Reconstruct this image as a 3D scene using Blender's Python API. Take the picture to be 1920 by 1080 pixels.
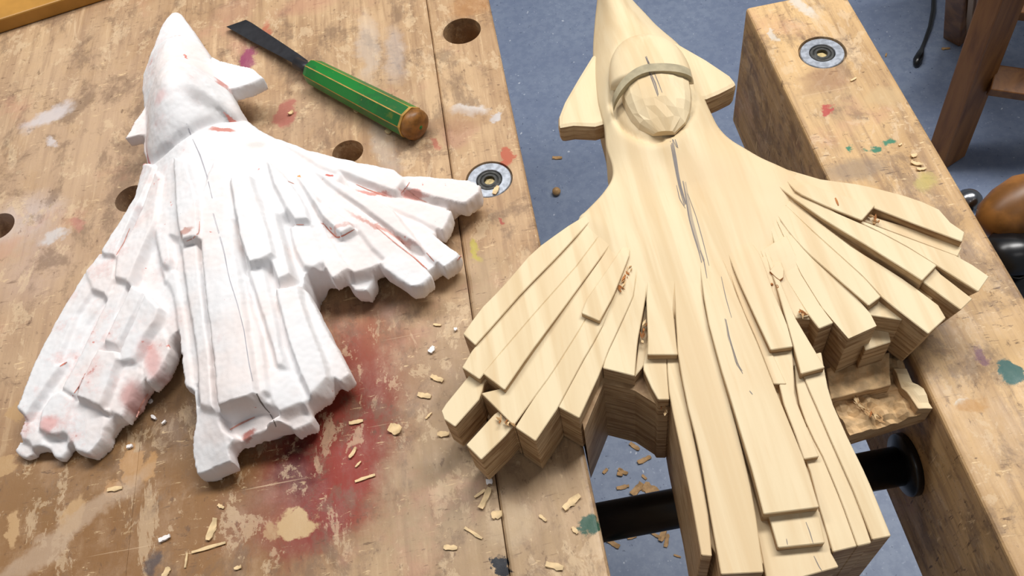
import bpy, bmesh, math, random
import numpy as np
from mathutils import Vector, Matrix, noise as mnoise
random.seed(4)
for o in list(bpy.data.objects): bpy.data.objects.remove(o)
scene = bpy.context.scene
col = scene.collection
# ------------------------------------------------------------------ camera
# bench top is z = 0, floor z = FLOOR; x across the vice, y away from the viewer
F = 1600.0; H = 0.48; FLOOR = -0.83
dn = np.array([245, 1060, 1600.0]); dn /= np.linalg.norm(dn)
yy = np.array([-430, -2375, 1600.0]); yy -= dn * (yy @ dn); yy /= np.linalg.norm(yy)
RM = np.array([np.cross(yy, -dn), yy, -dn])          # camera (right, down, forward) -> world
def W(u, v, z=0.0):
    r = RM @ np.array([u - 960.0, v - 540.0, F]); t = (z - H) / r[2]
    return Vector((r[0] * t, r[1] * t, z))
cam = bpy.data.cameras.new('camera'); camo = bpy.data.objects.new('camera', cam); col.objects.link(camo)
cam.sensor_width = 36; cam.lens = F / 1920 * 36; cam.clip_start = 0.02
m = Matrix.Identity(4)
for c, vec in enumerate((RM @ [1, 0, 0], RM @ [0, -1, 0], RM @ [0, 0, -1])):
    for r in range(3): m[r][c] = vec[r]
m.translation = (0, 0, H); camo.matrix_world = m
scene.camera = camo
# ------------------------------------------------------------------ light
world = bpy.data.worlds.new('world'); scene.world = world; world.use_nodes = True
world.node_tree.nodes['Background'].inputs[0].default_value = (0.93, 0.96, 1.0, 1)
world.node_tree.nodes['Background'].inputs[1].default_value = 0.21
def area(name, loc, target, sx, sy, power, colr=(1, 0.98, 0.95)):
    l = bpy.data.lights.new(name, 'AREA'); l.shape = 'RECTANGLE'; l.size = sx; l.size_y = sy; l.energy = power; l.color = colr
    o = bpy.data.objects.new(name, l); col.objects.link(o); o.location = loc
    o.rotation_euler = (Vector(target) - Vector(loc)).to_track_quat('-Z', 'Y').to_euler()
area('ceiling_lamp', (0.95, 1.05, 1.95), (0.95, 0.95, 0), 1.5, 0.4, 52)
area('ceiling_lamp', (-0.7, 1.3, 1.95), (-0.7, 1.2, 0), 1.5, 0.4, 27)
area('ceiling_lamp', (0.6, -0.9, 1.95), (0.6, -0.9, 0), 1.5, 0.4, 4)
vs = scene.view_settings
vs.view_transform = 'Standard'; vs.look = 'None'; vs.gamma = 1; vs.use_curve_mapping = False; vs.exposure = 0.03
# ------------------------------------------------------------------ material helpers
def lin(c):
    return tuple(((x / 255) / 12.92 if x / 255 < 0.04045 else ((x / 255 + 0.055) / 1.055) ** 2.4) for x in c) + (1,)
class NT:
    def __init__(s, name, rough=0.6, spec=0.3, metal=0.0):
        s.m = bpy.data.materials.new(name); s.m.use_nodes = True
        s.t = s.m.node_tree; s.b = s.t.nodes['Principled BSDF']
        s.b.inputs['Roughness'].default_value = rough; s.b.inputs['Metallic'].default_value = metal
        s.b.inputs['Specular IOR Level'].default_value = spec
        s.tc = s.t.nodes.new('ShaderNodeTexCoord'); s.pos = s.tc.outputs['Object']
    def n(s, k, **kw):
        x = s.t.nodes.new(k)
        for a, b in kw.items(): setattr(x, a, b)
        return x
    def l(s, a, b): s.t.links.new(a, b)
    def mapping(s, scale=(1, 1, 1), rot=(0, 0, 0), loc=(0, 0, 0), src=None, typ='POINT'):
        x = s.n('ShaderNodeMapping', vector_type=typ); s.l(src or s.pos, x.inputs[0])
        x.inputs['Scale'].default_value = scale; x.inputs['Rotation'].default_value = rot; x.inputs['Location'].default_value = loc
        return x.outputs[0]
    def noise(s, scale, detail=4, rough=0.55, src=None, dist=0.0):
        x = s.n('ShaderNodeTexNoise'); s.l(src or s.pos, x.inputs['Vector'])
        x.inputs['Scale'].default_value = scale; x.inputs['Detail'].default_value = detail
        x.inputs['Roughness'].default_value = rough; x.inputs['Distortion'].default_value = dist
        return x
    def rng(s, val, a, b, c=0.0, d=1.0, smooth=True):
        x = s.n('ShaderNodeMapRange', interpolation_type='SMOOTHSTEP' if smooth else 'LINEAR')
        s.l(val, x.inputs['Value'])
        for k, q in zip(('From Min', 'From Max', 'To Min', 'To Max'), (a, b, c, d)): x.inputs[k].default_value = q
        return x.outputs[0]
    def mix(s, fac, a, b, mode='MIX'):
        x = s.n('ShaderNodeMix', data_type='RGBA', blend_type=mode)
        for sock, q in ((x.inputs[0], fac), (x.inputs[6], a), (x.inputs[7], b)):
            if hasattr(q, 'is_linked'): s.l(q, sock)
            else: sock.default_value = q
        return x.outputs[2]
    def mul(s, a, b):
        x = s.n('ShaderNodeMath', operation='MULTIPLY')
        for i, q in enumerate((a, b)):
            if hasattr(q, 'is_linked'): s.l(q, x.inputs[i])
            else: x.inputs[i].default_value = q
        return x.outputs[0]
    def add(s, a, b):
        x = s.mul(a, b); x.node.operation = 'ADD'; return x
    def bump(s, h, strength, dist=0.001):
        x = s.n('ShaderNodeBump'); x.inputs['Strength'].default_value = strength; x.inputs['Distance'].default_value = dist
        s.l(h, x.inputs['Height']); s.l(x.outputs[0], s.b.inputs['Normal'])
    def done(s, c):
        if hasattr(c, 'is_linked'): s.l(c, s.b.inputs['Base Color'])
        else: s.b.inputs['Base Color'].default_value = c
        return s.m
    def warped(s, amp, scale, detail=5):
        nz = s.noise(scale, detail, 0.65)
        sub = s.n('ShaderNodeVectorMath', operation='SUBTRACT'); s.l(nz.outputs['Color'], sub.inputs[0]); sub.inputs[1].default_value = (0.5, 0.5, 0.5)
        sc = s.n('ShaderNodeVectorMath', operation='SCALE'); s.l(sub.outputs[0], sc.inputs[0]); sc.inputs['Scale'].default_value = amp
        ad = s.n('ShaderNodeVectorMath', operation='ADD'); s.l(s.pos, ad.inputs[0]); s.l(sc.outputs[0], ad.inputs[1])
        return ad.outputs[0]
    def stain(s, c, wp, u, v, ru, rv, ang, colr, strength=0.8, soft=0.4, z=0.0, gate=None, dim=1.0):
        """a colour mark, painted glints included, with its own shape: ellipse (pixel centre, pixel radii) laid on height z"""
        p = W(u, v, z); rx = (W(u + 5, v, z) - p).length / 5 * ru; ry = (W(u, v + 5, z) - p).length / 5 * rv
        mp = s.mapping((rx, ry, 1), (0, 0, math.radians(ang)), (p.x, p.y, z), wp, 'TEXTURE')
        mm = s.n('ShaderNodeVectorMath', operation='MULTIPLY'); s.l(mp, mm.inputs[0]); mm.inputs[1].default_value = (1, 1, 0)
        ln = s.n('ShaderNodeVectorMath', operation='LENGTH'); s.l(mm.outputs[0], ln.inputs[0])
        if gate is not None or soft < 0.55: colr = tuple((x * 0.86 + sum(colr) / 3 * 0.14) * dim for x in colr)
        fac = s.rng(ln.outputs['Value'], 1 + soft, 1 - soft, 0, strength)
        return s.mix(s.mul(fac, gate) if gate else fac, c, lin(colr))
def plain(name, colr, rough=0.5, metal=0.0, spec=0.4, var=0.0, sc=60):
    t = NT(name, rough, spec, metal); c = lin(colr)
    if var:
        nz = t.noise(sc, 5)
        d = tuple(x * (1 - var) for x in c[:3]) + (1,)
        return t.done(t.mix(t.rng(nz.outputs[0], 0.35, 0.65), c, d))
    return t.done(c)
# ------------------------------------------------------------------ object helpers
def tag(o, label=None, cat=None, group=None, kind=None):
    for k, v in (('label', label), ('category', cat), ('group', group), ('kind', kind)):
        if v: o[k] = v
    return o
def obj(name, me, mat=None, parent=None):
    o = bpy.data.objects.new(name, me); col.objects.link(o)
    if parent: o.parent = parent; o.matrix_parent_inverse = parent.matrix_world.inverted()
    if mat is not None:
        for mm in (mat if isinstance(mat, (list, tuple)) else [mat]): me.materials.append(mm)
    return o
def empty(name, loc, label, cat, group=None):
    o = bpy.data.objects.new(name, None); col.objects.link(o); o.location = loc; o.empty_display_size = 0.02
    bpy.context.view_layer.update()
    return tag(o, label, cat, group)
def mesh(name, verts, faces, smooth=False):
    me = bpy.data.meshes.new(name); me.from_pydata([tuple(v) for v in verts], [], [tuple(f) for f in faces]); me.update()
    if smooth: me.polygons.foreach_set('use_smooth', [True] * len(me.polygons))
    return me
def bm_mesh(bm, name, smooth=False):
    bmesh.ops.recalc_face_normals(bm, faces=bm.faces)
    me = bpy.data.meshes.new(name); bm.to_mesh(me); bm.free()
    if smooth: me.polygons.foreach_set('use_smooth', [True] * len(me.polygons))
    return me
def bake(o):
    """apply the modifiers of o"""
    dg = bpy.context.evaluated_depsgraph_get(); dg.update()
    me = bpy.data.meshes.new_from_object(o.evaluated_get(dg)); o.modifiers.clear(); o.data = me
def bevel(o, w, seg=2, ang=35):
    b = o.modifiers.new('bevel', 'BEVEL'); b.width = w; b.segments = seg; b.limit_method = 'ANGLE'; b.angle_limit = math.radians(ang)
def box_me(x0, x1, y0, y1, z0, z1, name='box'):
    bm = bmesh.new(); bmesh.ops.create_cube(bm, size=1)
    for v in bm.verts: v.co = Vector(((x0 + x1) / 2 + v.co.x * (x1 - x0), (y0 + y1) / 2 + v.co.y * (y1 - y0), (z0 + z1) / 2 + v.co.z * (z1 - z0)))
    return bm_mesh(bm, name)
def lathe_me(profile, seg=32, axis=(0, 0, 1), origin=(0, 0, 0), name='lathe', smooth=True, rot=0.0):
    """profile: (radius, height) pairs, closed by caps when the radius is 0"""
    q = Vector((0, 0, 1)).rotation_difference(Vector(axis).normalized()); V = []; Fc = []
    for r, h in profile:
        for k in range(seg):
            a = 2 * math.pi * (k + rot) / seg; V.append(q @ Vector((r * math.cos(a), r * math.sin(a), h)) + Vector(origin))
    for i in range(len(profile) - 1):
        for k in range(seg): Fc.append((i * seg + k, i * seg + (k + 1) % seg, (i + 1) * seg + (k + 1) % seg, (i + 1) * seg + k))
    bm = bmesh.new(); vs_ = [bm.verts.new(v) for v in V]
    for f in Fc: bm.faces.new([vs_[i] for i in f])
    bm.faces.new(vs_[:seg][::-1]); bm.faces.new(vs_[-seg:])
    bmesh.ops.remove_doubles(bm, verts=bm.verts, dist=1e-6)
    return bm_mesh(bm, name, smooth)
def cut(o, cutters):
    for c in cutters:
        b = o.modifiers.new('cut', 'BOOLEAN'); b.operation = 'DIFFERENCE'; b.object = c; b.solver = 'EXACT'
    bake(o)
    for c in cutters: bpy.data.objects.remove(c)
def cyl_cutter(p, r, z0, z1):
    return obj('cutter', lathe_me([(r, z0), (r, z1)], 48, (0, 0, 1), (p.x, p.y, 0), smooth=False))

# ------------------------------------------------------------------ materials
def bench_material(name, stains, seed, tint=(1, 1, 1), pal=((200, 168, 130), (172, 138, 102)), flake=0.6):
    t = NT(name, 0.5, 0.35)
    gsrc = t.mapping((34, 3.0, 34), loc=(seed, seed * 2, 0))
    grain = t.noise(1.0, 6, 0.65, gsrc, 0.5)
    g2 = t.noise(1.0, 6, 0.7, t.mapping((150, 9, 150), loc=(seed, 0, 0)), 0.2)
    big = t.noise(6, 4, 0.6, t.mapping((1, 1, 1), loc=(seed, 0, 3)))
    mid = t.noise(38, 8, 0.72, t.mapping((1, 0.7, 1), loc=(0, seed, 0)))
    c = t.mix(t.rng(big.outputs[0], 0.38, 0.64), lin(pal[0]), lin(pal[1]))
    c = t.mix(t.rng(grain.outputs[0], 0.45, 0.68, 0, 0.45), c, lin((142, 108, 80)))
    c = t.mix(t.rng(g2.outputs[0], 0.46, 0.66, 0, 0.5), c, lin((132, 100, 74)))
    c = t.mix(t.rng(g2.outputs[0], 0.44, 0.32, 0, 0.5), c, lin((222, 192, 152)))
    wp = t.warped(0.035, 40, 8); mott = t.rng(mid.outputs[0], 0.34, 0.54, 0.5, 1.0)
    for q in stains:
        if q[7] >= 0.55: c = t.stain(c, wp, *q, gate=mott, dim=0.95)
    # worn, flaked patches: bare pale wood and grey-brown dirt
    wear = t.noise(46, 8, 0.75, t.mapping((1, 0.6, 1), loc=(seed * 3, 1, 0)), 0.3)
    c = t.mix(t.rng(wear.outputs[0], 0.56, 0.59, 0, 0.45), c, lin((214, 188, 152)))
    wear2 = t.noise(20, 9, 0.7, t.mapping((1, 0.5, 1), (0, 0, 0.5), (seed, 6, 0)), 0.8)
    c = t.mix(t.rng(wear2.outputs[0], 0.60, 0.62, 0, 0.45), c, lin((212, 186, 152)))
    dirt = t.noise(24, 8, 0.75, t.mapping((1, 0.7, 1), loc=(4, seed * 5, 0)), 0.3)
    c = t.mix(t.rng(dirt.outputs[0], 0.50, 0.62, 0, 0.6), c, lin((116, 92, 72)))
    fl = t.noise(170, 5, 0.7, t.mapping((1, 0.55, 1)))
    c = t.mix(t.rng(fl.outputs[0], 0.60, 0.68, 0, 0.55), c, lin((92, 66, 48)))
    c = t.mix(t.rng(fl.outputs[0], 0.36, 0.30, 0, 0.5), c, lin((218, 190, 150)))
    pk = t.noise(14, 6, 0.65, t.mapping((1, 1, 1), loc=(seed, 9, 0)))
    c = t.mix(t.rng(pk.outputs[0], 0.56, 0.7, 0, 0.3), c, lin((190, 132, 112)))
    # short torn flakes, dark on one side and bare on the other
    for rot, lo in ((0.25, 3), (1.45, 8)):
        k = t.noise(1.0, 5, 0.7, t.mapping((70, 330, 70), (0, 0, rot), (lo, seed, 0)), 0.4); gt = t.noise(15, 3, 0.6, t.mapping(loc=(lo, lo + seed, 2)))
        g_ = t.rng(gt.outputs[0], 0.46, 0.58)
        c = t.mix(t.mul(t.rng(k.outputs[0], 0.61, 0.66, 0, flake), g_), c, lin((88, 62, 42)))
        c = t.mix(t.mul(t.rng(k.outputs[0], 0.38, 0.33, 0, flake), g_), c, lin((232, 202, 156)))
    # pale cut scratches
    for ang, off in ((0.5, 0), (-0.35, 7), (1.3, 13)):
        w = t.noise(1.0, 2, 0.5, t.mapping((6, 420, 6), (0, 0, ang), (off, seed, 0)))
        gate = t.noise(9, 2, 0.5, t.mapping((1, 1, 1), loc=(off, off, 0)))
        c = t.mix(t.mul(t.rng(w.outputs[0], 0.71, 0.74, 0, 0.55), t.rng(gate.outputs[0], 0.5, 0.62)), c, lin((226, 196, 160)))
    for q in stains:
        if q[7] < 0.55: c = t.stain(c, wp, *q, dim=0.9)
    if tint != (1, 1, 1): c = t.mix(1.0, c, tint + (1,), 'MULTIPLY')
    hgt = t.add(t.mul(wear.outputs[0], 0.6), t.add(t.mul(g2.outputs[0], 0.35), t.mul(mid.outputs[0], 0.5)))
    t.bump(hgt, 0.35, 0.0012)
    t.l(t.rng(mid.outputs[0], 0.35, 0.65, 0.38, 0.62), t.b.inputs['Roughness'])
    return t.done(c)
BR = [(250, 960, 420, 260, 0, (148, 100, 50), 0.95, 0.6), (900, 860, 230, 300, 0, (176, 146, 108), 0.7, 0.6), (150, 330, 260, 300, 0, (196, 160, 128), 0.6, 0.7), (640, 700, 120, 110, 0, (152, 66, 40), 0.95, 0.7), (600, 840, 105, 160, -14, (138, 44, 26), 1.0, 0.6), (575, 905, 70, 110, -10, (118, 18, 10), 1.0, 0.6), (560, 870, 40, 60, 0, (86, 10, 6), 1.0, 0.6), (545, 975, 110, 50, 0, (134, 34, 26), 1.0, 0.6), (670, 790, 70, 110, 0, (144, 50, 32), 0.9, 0.7),
      (650, 900, 60, 80, 0, (160, 48, 32), 0.95, 0.7), (560, 1000, 70, 45, 0, (150, 46, 38), 0.85, 0.6), (690, 640, 40, 60, 0, (168, 84, 60), 0.4, 0.7),
      (455, 960, 60, 40, 0, (140, 96, 80), 0.4, 0.7), (560, 985, 36, 28, 0, (222, 182, 126), 0.95, 0.12), (512, 1000, 12, 20, 0, (205, 160, 110), 0.8, 0.2),
      (467, 106, 11, 17, 0, (160, 36, 104), 0.8, 0.3), (460, 85, 26, 30, 0, (196, 130, 112), 0.45, 0.6), (535, 214, 17, 21, 0, (192, 104, 88), 0.85, 0.25),
      (950, 293, 15, 20, 0, (208, 98, 66), 0.95, 0.15), (440, 20, 40, 18, 20, (202, 140, 112), 0.35, 0.5), (575, 8, 50, 16, 0, (202, 128, 104), 0.4, 0.5),
      (885, 8, 40, 22, 0, (204, 140, 78), 0.6, 0.5), (505, 52, 8, 16, 0, (208, 96, 66), 0.7, 0.4), (860, 250, 26, 24, 0, (190, 122, 104), 0.4, 0.5), (815, 270, 7, 12, 0, (196, 88, 70), 0.7, 0.4),
      (890, 470, 9, 24, 0, (206, 190, 66), 0.8, 0.4), (942, 412, 6, 6, 0, (196, 66, 56), 0.8, 0.4), (90, 220, 42, 14, 28, (226, 214, 212), 0.85, 0.35),
      (97, 268, 8, 8, 0, (226, 214, 212), 0.8, 0.4), (45, 415, 60, 40, 0, (214, 196, 190), 0.55, 0.6), (100, 447, 22, 8, 10, (224, 216, 212), 0.8, 0.4), (60, 500, 50, 60, 0, (204, 172, 158), 0.4, 0.7),
      (145, 425, 9, 14, 0, (206, 122, 108), 0.6, 0.4), (690, 90, 16, 60, 0, (214, 196, 180), 0.5, 0.5), (740, 100, 20, 45, 0, (206, 190, 180), 0.5, 0.5), (882, 205, 28, 9, 0, (232, 222, 214), 0.8, 0.4),
      (922, 216, 12, 9, 0, (222, 220, 222), 0.8, 0.3), (860, 225, 50, 18, 0, (182, 134, 88), 0.5, 0.4), (720, 270, 20, 55, 10, (202, 186, 170), 0.5, 0.5), (565, 235, 60, 60, 0, (172, 138, 108), 0.5, 0.7),
      (938, 1062, 16, 24, 0, (30, 32, 42), 1.0, 0.12), (1110, 990, 17, 19, 0, (22, 92, 72), 0.95, 0.2), (20, 780, 20, 14, 0, (206, 160, 104), 0.9, 0.15), (15, 872, 26, 14, 0, (210, 164, 108), 0.9, 0.15),
      (245, 868, 15, 42, 8, (206, 152, 92), 0.9, 0.12), (275, 880, 16, 30, -4, (206, 150, 86), 0.9, 0.15), (213, 915, 12, 22, 8, (206, 152, 96), 0.9, 0.15), (138, 965, 20, 30, 20, (214, 168, 112), 0.85, 0.2),
      (25, 985, 12, 24, 10, (216, 170, 114), 0.9, 0.2), (120, 1000, 170, 22, 32, (206, 172, 138), 0.7, 0.4), (300, 1010, 60, 60, 0, (160, 116, 72), 0.5, 0.6), (285, 1060, 14, 24, 0, (84, 72, 74), 0.8, 0.4),
      (400, 820, 60, 60, 0, (140, 104, 66), 0.6, 0.7), (300, 800, 90, 80, 0, (132, 98, 62), 0.7, 0.7), (120, 910, 120, 60, 0, (150, 108, 62), 0.55, 0.7), (430, 1010, 120, 70, 0, (158, 110, 62), 0.5, 0.7),
      (830, 950, 90, 80, 0, (172, 146, 112), 0.5, 0.7), (820, 700, 60, 90, 0, (176, 142, 108), 0.5, 0.7), (905, 530, 50, 60, 0, (188, 160, 122), 0.5, 0.6), (960, 990, 40, 40, 0, (214, 182, 140), 0.7, 0.4)]
JR = [(1599, 276, 7, 5, 0, (34, 140, 104), 0.95, 0.3), (1636, 273, 11, 6, 0, (30, 132, 98), 0.95, 0.3), (1668, 264, 10, 7, 0, (34, 138, 102), 0.95, 0.3), (1551, 205, 9, 9, 0, (206, 62, 60), 0.9, 0.3),
      (1742, 342, 26, 16, 20, (208, 186, 92), 0.75, 0.4), (1893, 692, 22, 30, -20, (48, 112, 108), 0.95, 0.15), (1840, 662, 10, 15, 0, (130, 78, 112), 0.75, 0.4), (1815, 754, 14, 7, 0, (232, 216, 190), 0.9, 0.3),
      (1830, 765, 24, 14, 0, (212, 150, 74), 0.7, 0.4), (1500, 12, 12, 28, 25, (236, 228, 214), 0.75, 0.3), (1455, 62, 8, 10, 0, (232, 222, 206), 0.75, 0.3), (1545, 150, 45, 20, 20, (172, 122, 84), 0.6, 0.5),  # the two near-white marks at the far end are glints painted in
      (1560, 180, 60, 50, 0, (182, 148, 108), 0.5, 0.6), (1600, 320, 60, 22, 0, (146, 124, 104), 0.6, 0.5), (1660, 180, 30, 20, 0, (222, 184, 128), 0.7, 0.4), (1850, 800, 60, 100, 0, (222, 180, 128), 0.45, 0.6)]
M_bench = bench_material('bench_wood', BR, 0.0)
M_jaw = bench_material('jaw_wood', JR, 5.0, pal=((212, 176, 126), (186, 150, 104)), flake=0.8)
def floor_material():
    t = NT('floor_vinyl', 0.45, 0.35)
    big = t.noise(5, 3); mid = t.noise(60, 5, 0.7)
    c = t.mix(t.rng(big.outputs[0], 0.35, 0.65), lin((122, 134, 158)), lin((132, 144, 166)))
    c = t.mix(t.rng(mid.outputs[0], 0.4, 0.62, 0, 0.5), c, lin((106, 119, 146)))
    sp = t.noise(190, 2, 0.5); c = t.mix(t.rng(sp.outputs[0], 0.66, 0.74, 0, 0.45), c, lin((168, 178, 198)))
    sp = t.noise(150, 2, 0.5, t.mapping(loc=(7, 3, 0))); c = t.mix(t.rng(sp.outputs[0], 0.7, 0.76, 0, 0.7), c, lin((62, 72, 98)))
    sp = t.noise(90, 2, 0.5, t.mapping(loc=(1, 8, 0))); c = t.mix(t.rng(sp.outputs[0], 0.73, 0.76, 0, 0.7), c, lin((206, 212, 222)))
    return t.done(c)
M_floor = floor_material()
def limewood(name, side):
    t = NT(name, 0.55, 0.25)
    if not side:
        g = t.noise(1.0, 4, 0.55, t.mapping((60, 3.2, 40)), 0.5)
        b = t.noise(9, 3); f = t.noise(1.0, 3, 0.6, t.mapping((420, 22, 200)))
        c = t.mix(t.rng(g.outputs[0], 0.4, 0.66), lin((227, 208, 171)), lin((213, 188, 147)))
        c = t.mix(t.rng(b.outputs[0], 0.45, 0.7, 0, 0.5), c, lin((218, 190, 150)))
        c = t.mix(t.rng(f.outputs[0], 0.58, 0.75, 0, 0.3), c, lin((214, 182, 136)))
        t.bump(f.outputs[0], 0.15, 0.0006)
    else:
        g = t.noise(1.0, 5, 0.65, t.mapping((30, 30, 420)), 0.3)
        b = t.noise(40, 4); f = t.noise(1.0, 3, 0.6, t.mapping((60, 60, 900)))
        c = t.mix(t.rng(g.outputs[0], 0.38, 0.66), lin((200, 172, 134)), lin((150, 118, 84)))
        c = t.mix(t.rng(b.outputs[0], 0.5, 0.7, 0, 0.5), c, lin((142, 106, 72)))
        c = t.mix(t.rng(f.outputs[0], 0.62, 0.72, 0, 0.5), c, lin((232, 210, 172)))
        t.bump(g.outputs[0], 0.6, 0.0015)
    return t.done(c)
M_lime, M_end_shade = limewood('lime_wood', False), limewood('lime_wood_cut_end_shade', True)  # sides: streaky cut grain, with some side shade put into the browner colour
M_ledge = plain('torn_wood', (222, 186, 138), 0.7, var=0.4, sc=110)
M_split = plain('split_wood', (184, 118, 62), 0.7, var=0.5, sc=120)
M_band = plain('greyed_wood', (176, 164, 134), 0.6, var=0.25, sc=90)
M_pencil = plain('pencil_graphite', (124, 116, 112), 0.55)
M_pencil_pale = plain('pencil_on_plaster', (172, 170, 178), 0.6)
M_pencil_soft = plain('pencil_smudge', (176, 160, 138), 0.6)
M_chip = plain('wood_chip', (232, 202, 154), 0.65, var=0.3, sc=150)
M_chip_dark = plain('wood_chip_dark', (192, 152, 104), 0.65, var=0.3, sc=150)
M_white = plain('plaster_crumb', (236, 232, 230), 0.8)
M_black = plain('black_iron', (17, 18, 21), 0.3, 0.0, 0.6, 0.4, 50)
M_steel = plain('polished_steel', (150, 152, 156), 0.22, 1.0)
M_zinc = plain('zinc', (196, 202, 212), 0.35, 0.75, var=0.35, sc=260)
M_dark = plain('dark_bolt', (78, 78, 76), 0.45, 0.5, var=0.4, sc=300)
M_brass = plain('sawdust_in_socket', (206, 184, 130), 0.6, var=0.4, sc=400)
M_blade = plain('blackened_steel', (58, 58, 62), 0.42, 0.6, var=0.25, sc=120)
def handle_green():
    t = NT('green_enamel', 0.35, 0.45)
    a = t.noise(30, 5, 0.65); b = t.noise(420, 3, 0.6)
    c = t.mix(t.rng(a.outputs[0], 0.4, 0.6), lin((8, 116, 38)), lin((20, 92, 36)))
    c = t.mix(t.rng(a.outputs[0], 0.62, 0.72, 0, 0.6), c, lin((120, 122, 30)))
    return t.done(t.mix(t.rng(b.outputs[0], 0.7, 0.75, 0, 0.6), c, lin((190, 160, 80))))
M_green = handle_green()
M_worn = plain('worn_handle_wood', (196, 150, 72), 0.5, var=0.35, sc=90)
M_butt = plain('handle_butt_wood', (142, 94, 42), 0.42, var=0.45, sc=160)
def stool_wood():
    t = NT('stool_wood', 0.45, 0.4)
    g = t.noise(1.0, 5, 0.6, t.mapping((40, 40, 5)), 0.5)
    return t.done(t.mix(t.rng(g.outputs[0], 0.35, 0.7), lin((146, 96, 48)), lin((106, 64, 30))))
M_stool = stool_wood()
M_board = plain('varnished_board', (196, 142, 62), 0.4, var=0.25, sc=20)
M_grip = plain('vice_handle_wood', (146, 96, 44), 0.4, var=0.45, sc=50)

# ------------------------------------------------------------------ floor
fl = obj('floor', box_me(-3, 4, -2, 5, FLOOR - 0.05, FLOOR), M_floor); tag(fl, kind='structure')

ce = obj('ceiling', box_me(-3, 4, -2, 5, 2.0, 2.05), plain('ceiling_white', (226, 226, 224), 0.9)); tag(ce, kind='structure')
# ------------------------------------------------------------------ workbench
EDGE = 0.0122; JX0, JX1 = 0.2180, 0.2985; JY1 = 0.556
bench = empty('workbench', (-0.5, 0.3, FLOOR), 'paint-stained wooden workbench top with round dog holes', 'workbench')
def seam(u, v): return W(u, v).x
sx1, sx2 = seam(842, 300), seam(255, 900)
holes = [(W(866, 58), 0.0165), (W(652, 285), 0.0125), (W(247, 372), 0.0135), (W(-4, 425), 0.0135)]
bolt_l, bolt_r = W(917, 336), W(1542, 98)
edges = [EDGE, sx1, sx2, sx2 - 0.28, sx2 - 0.56]
for i in range(4):
    x1, x0 = edges[i] - (0.00006 if i else 0), edges[i + 1] + 0.00006
    o = obj('plank', box_me(x0, x1, -0.7, 1.25, -0.075, 0, 'plank'), M_bench, bench)
    bevel(o, 0.0035 if i == 0 else 0.00015, 3); bake(o)
    cs = [cyl_cutter(p, r, -0.2, 0.1) for p, r in holes if x0 - r < p.x < x1 + r]
    if x0 < bolt_l.x < x1: cs.append(cyl_cutter(bolt_l, 0.0178, -0.0045, 0.1))
    if cs: cut(o, cs)
lowr = obj('front_apron', box_me(-0.06, EDGE - 0.004, -0.7, 1.2, -0.2, -0.0755), M_bench, bench)
for lx, ly in ((-0.06, -0.6), (-0.06, 1.1), (-0.75, -0.6), (-0.75, 1.1)):
    obj('leg', box_me(lx - 0.04, lx + 0.04, ly - 0.04, ly + 0.04, FLOOR, -0.0755), M_bench, bench)

def bolt(parent, p):
    bm = bmesh.new(); seg = 40; rings = []
    prof = [(0.0168, -0.0044), (0.0168, -0.0012), (0.0162, -0.0006), (0.0100, -0.0006), (0.0097, -0.0012), (0.0097, -0.0044)]
    for r, h in prof: rings.append([bm.verts.new((p.x + r * math.cos(2 * math.pi * k / seg), p.y + r * math.sin(2 * math.pi * k / seg), h)) for k in range(seg)])
    for a, b in zip(rings, rings[1:] + rings[:1]):
        for k in range(seg): bm.faces.new((a[k], a[(k + 1) % seg], b[(k + 1) % seg], b[k]))
    w = obj('washer', bm_mesh(bm, 'washer'), M_zinc, parent)
    bm = bmesh.new(); rings = []
    for n_, r, h in ((40, 0.0094, -0.0044), (40, 0.0094, -0.0016), (40, 0.0088, -0.0010), (40, 0.0072, -0.0010), (40, 0.0068, -0.0016), (40, 0.0058, -0.0010), (6, 0.0042, -0.0010), (6, 0.0040, -0.0040)):
        rings.append([bm.verts.new((p.x + r * math.cos(2 * math.pi * k / 24), p.y + r * math.sin(2 * math.pi * k / 24), h)) if n_ == 40 else
                      bm.verts.new((p.x + r * math.cos(2 * math.pi * (k // 4 * 4) / 24 * (1 - (k % 4) / 4) + 2 * math.pi * (k // 4 * 4 + 4) / 24 * (k % 4) / 4), p.y + r * math.sin(2 * math.pi * (k // 4 * 4) / 24 * (1 - (k % 4) / 4) + 2 * math.pi * (k // 4 * 4 + 4) / 24 * (k % 4) / 4), h)) for k in range(24)])
    for a, b in zip(rings, rings[1:]):
        for k in range(24): bm.faces.new((a[k], a[(k + 1) % 24], b[(k + 1) % 24], b[k]))
    h = obj('bolt_head', bm_mesh(bm, 'bolt_head'), M_dark, w)
    obj('socket', lathe_me([(0, -0.0042), (0.0041, -0.0042), (0.0041, -0.0036), (0, -0.0034)], 6, origin=(p.x, p.y, 0), smooth=False), M_brass, w)
bolt(bench, bolt_l)

# ------------------------------------------------------------------ vice
vise = empty('bench_vise', (0.258, 0.2, -0.13), 'wooden bench vise jaw with black steel rod, clamping the pale carving', 'vise')
jaw = obj('jaw', box_me(JX0, JX1, -0.35, JY1, -0.131, 0, 'jaw'), M_jaw, vise); bevel(jaw, 0.0028, 3); bake(jaw)
cut(jaw, [cyl_cutter(bolt_r, 0.0182, -0.0048, 0.1)])
bolt(vise, bolt_r)
RODY, RODZ = 0.180, -0.0722
obj('guide_rod', lathe_me([(0.0128, 0), (0.0128, JX0 - EDGE + 0.03)], 40, (1, 0, 0), (EDGE - 0.02, RODY, RODZ)), M_black, vise)
obj('flange', lathe_me([(0.0128, -0.006), (0.0145, -0.005), (0.020, -0.004), (0.0205, -0.003), (0.0205, 0.001)], 40, (1, 0, 0), (JX0 - 0.0012, RODY, RODZ)), M_black, vise)
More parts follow.
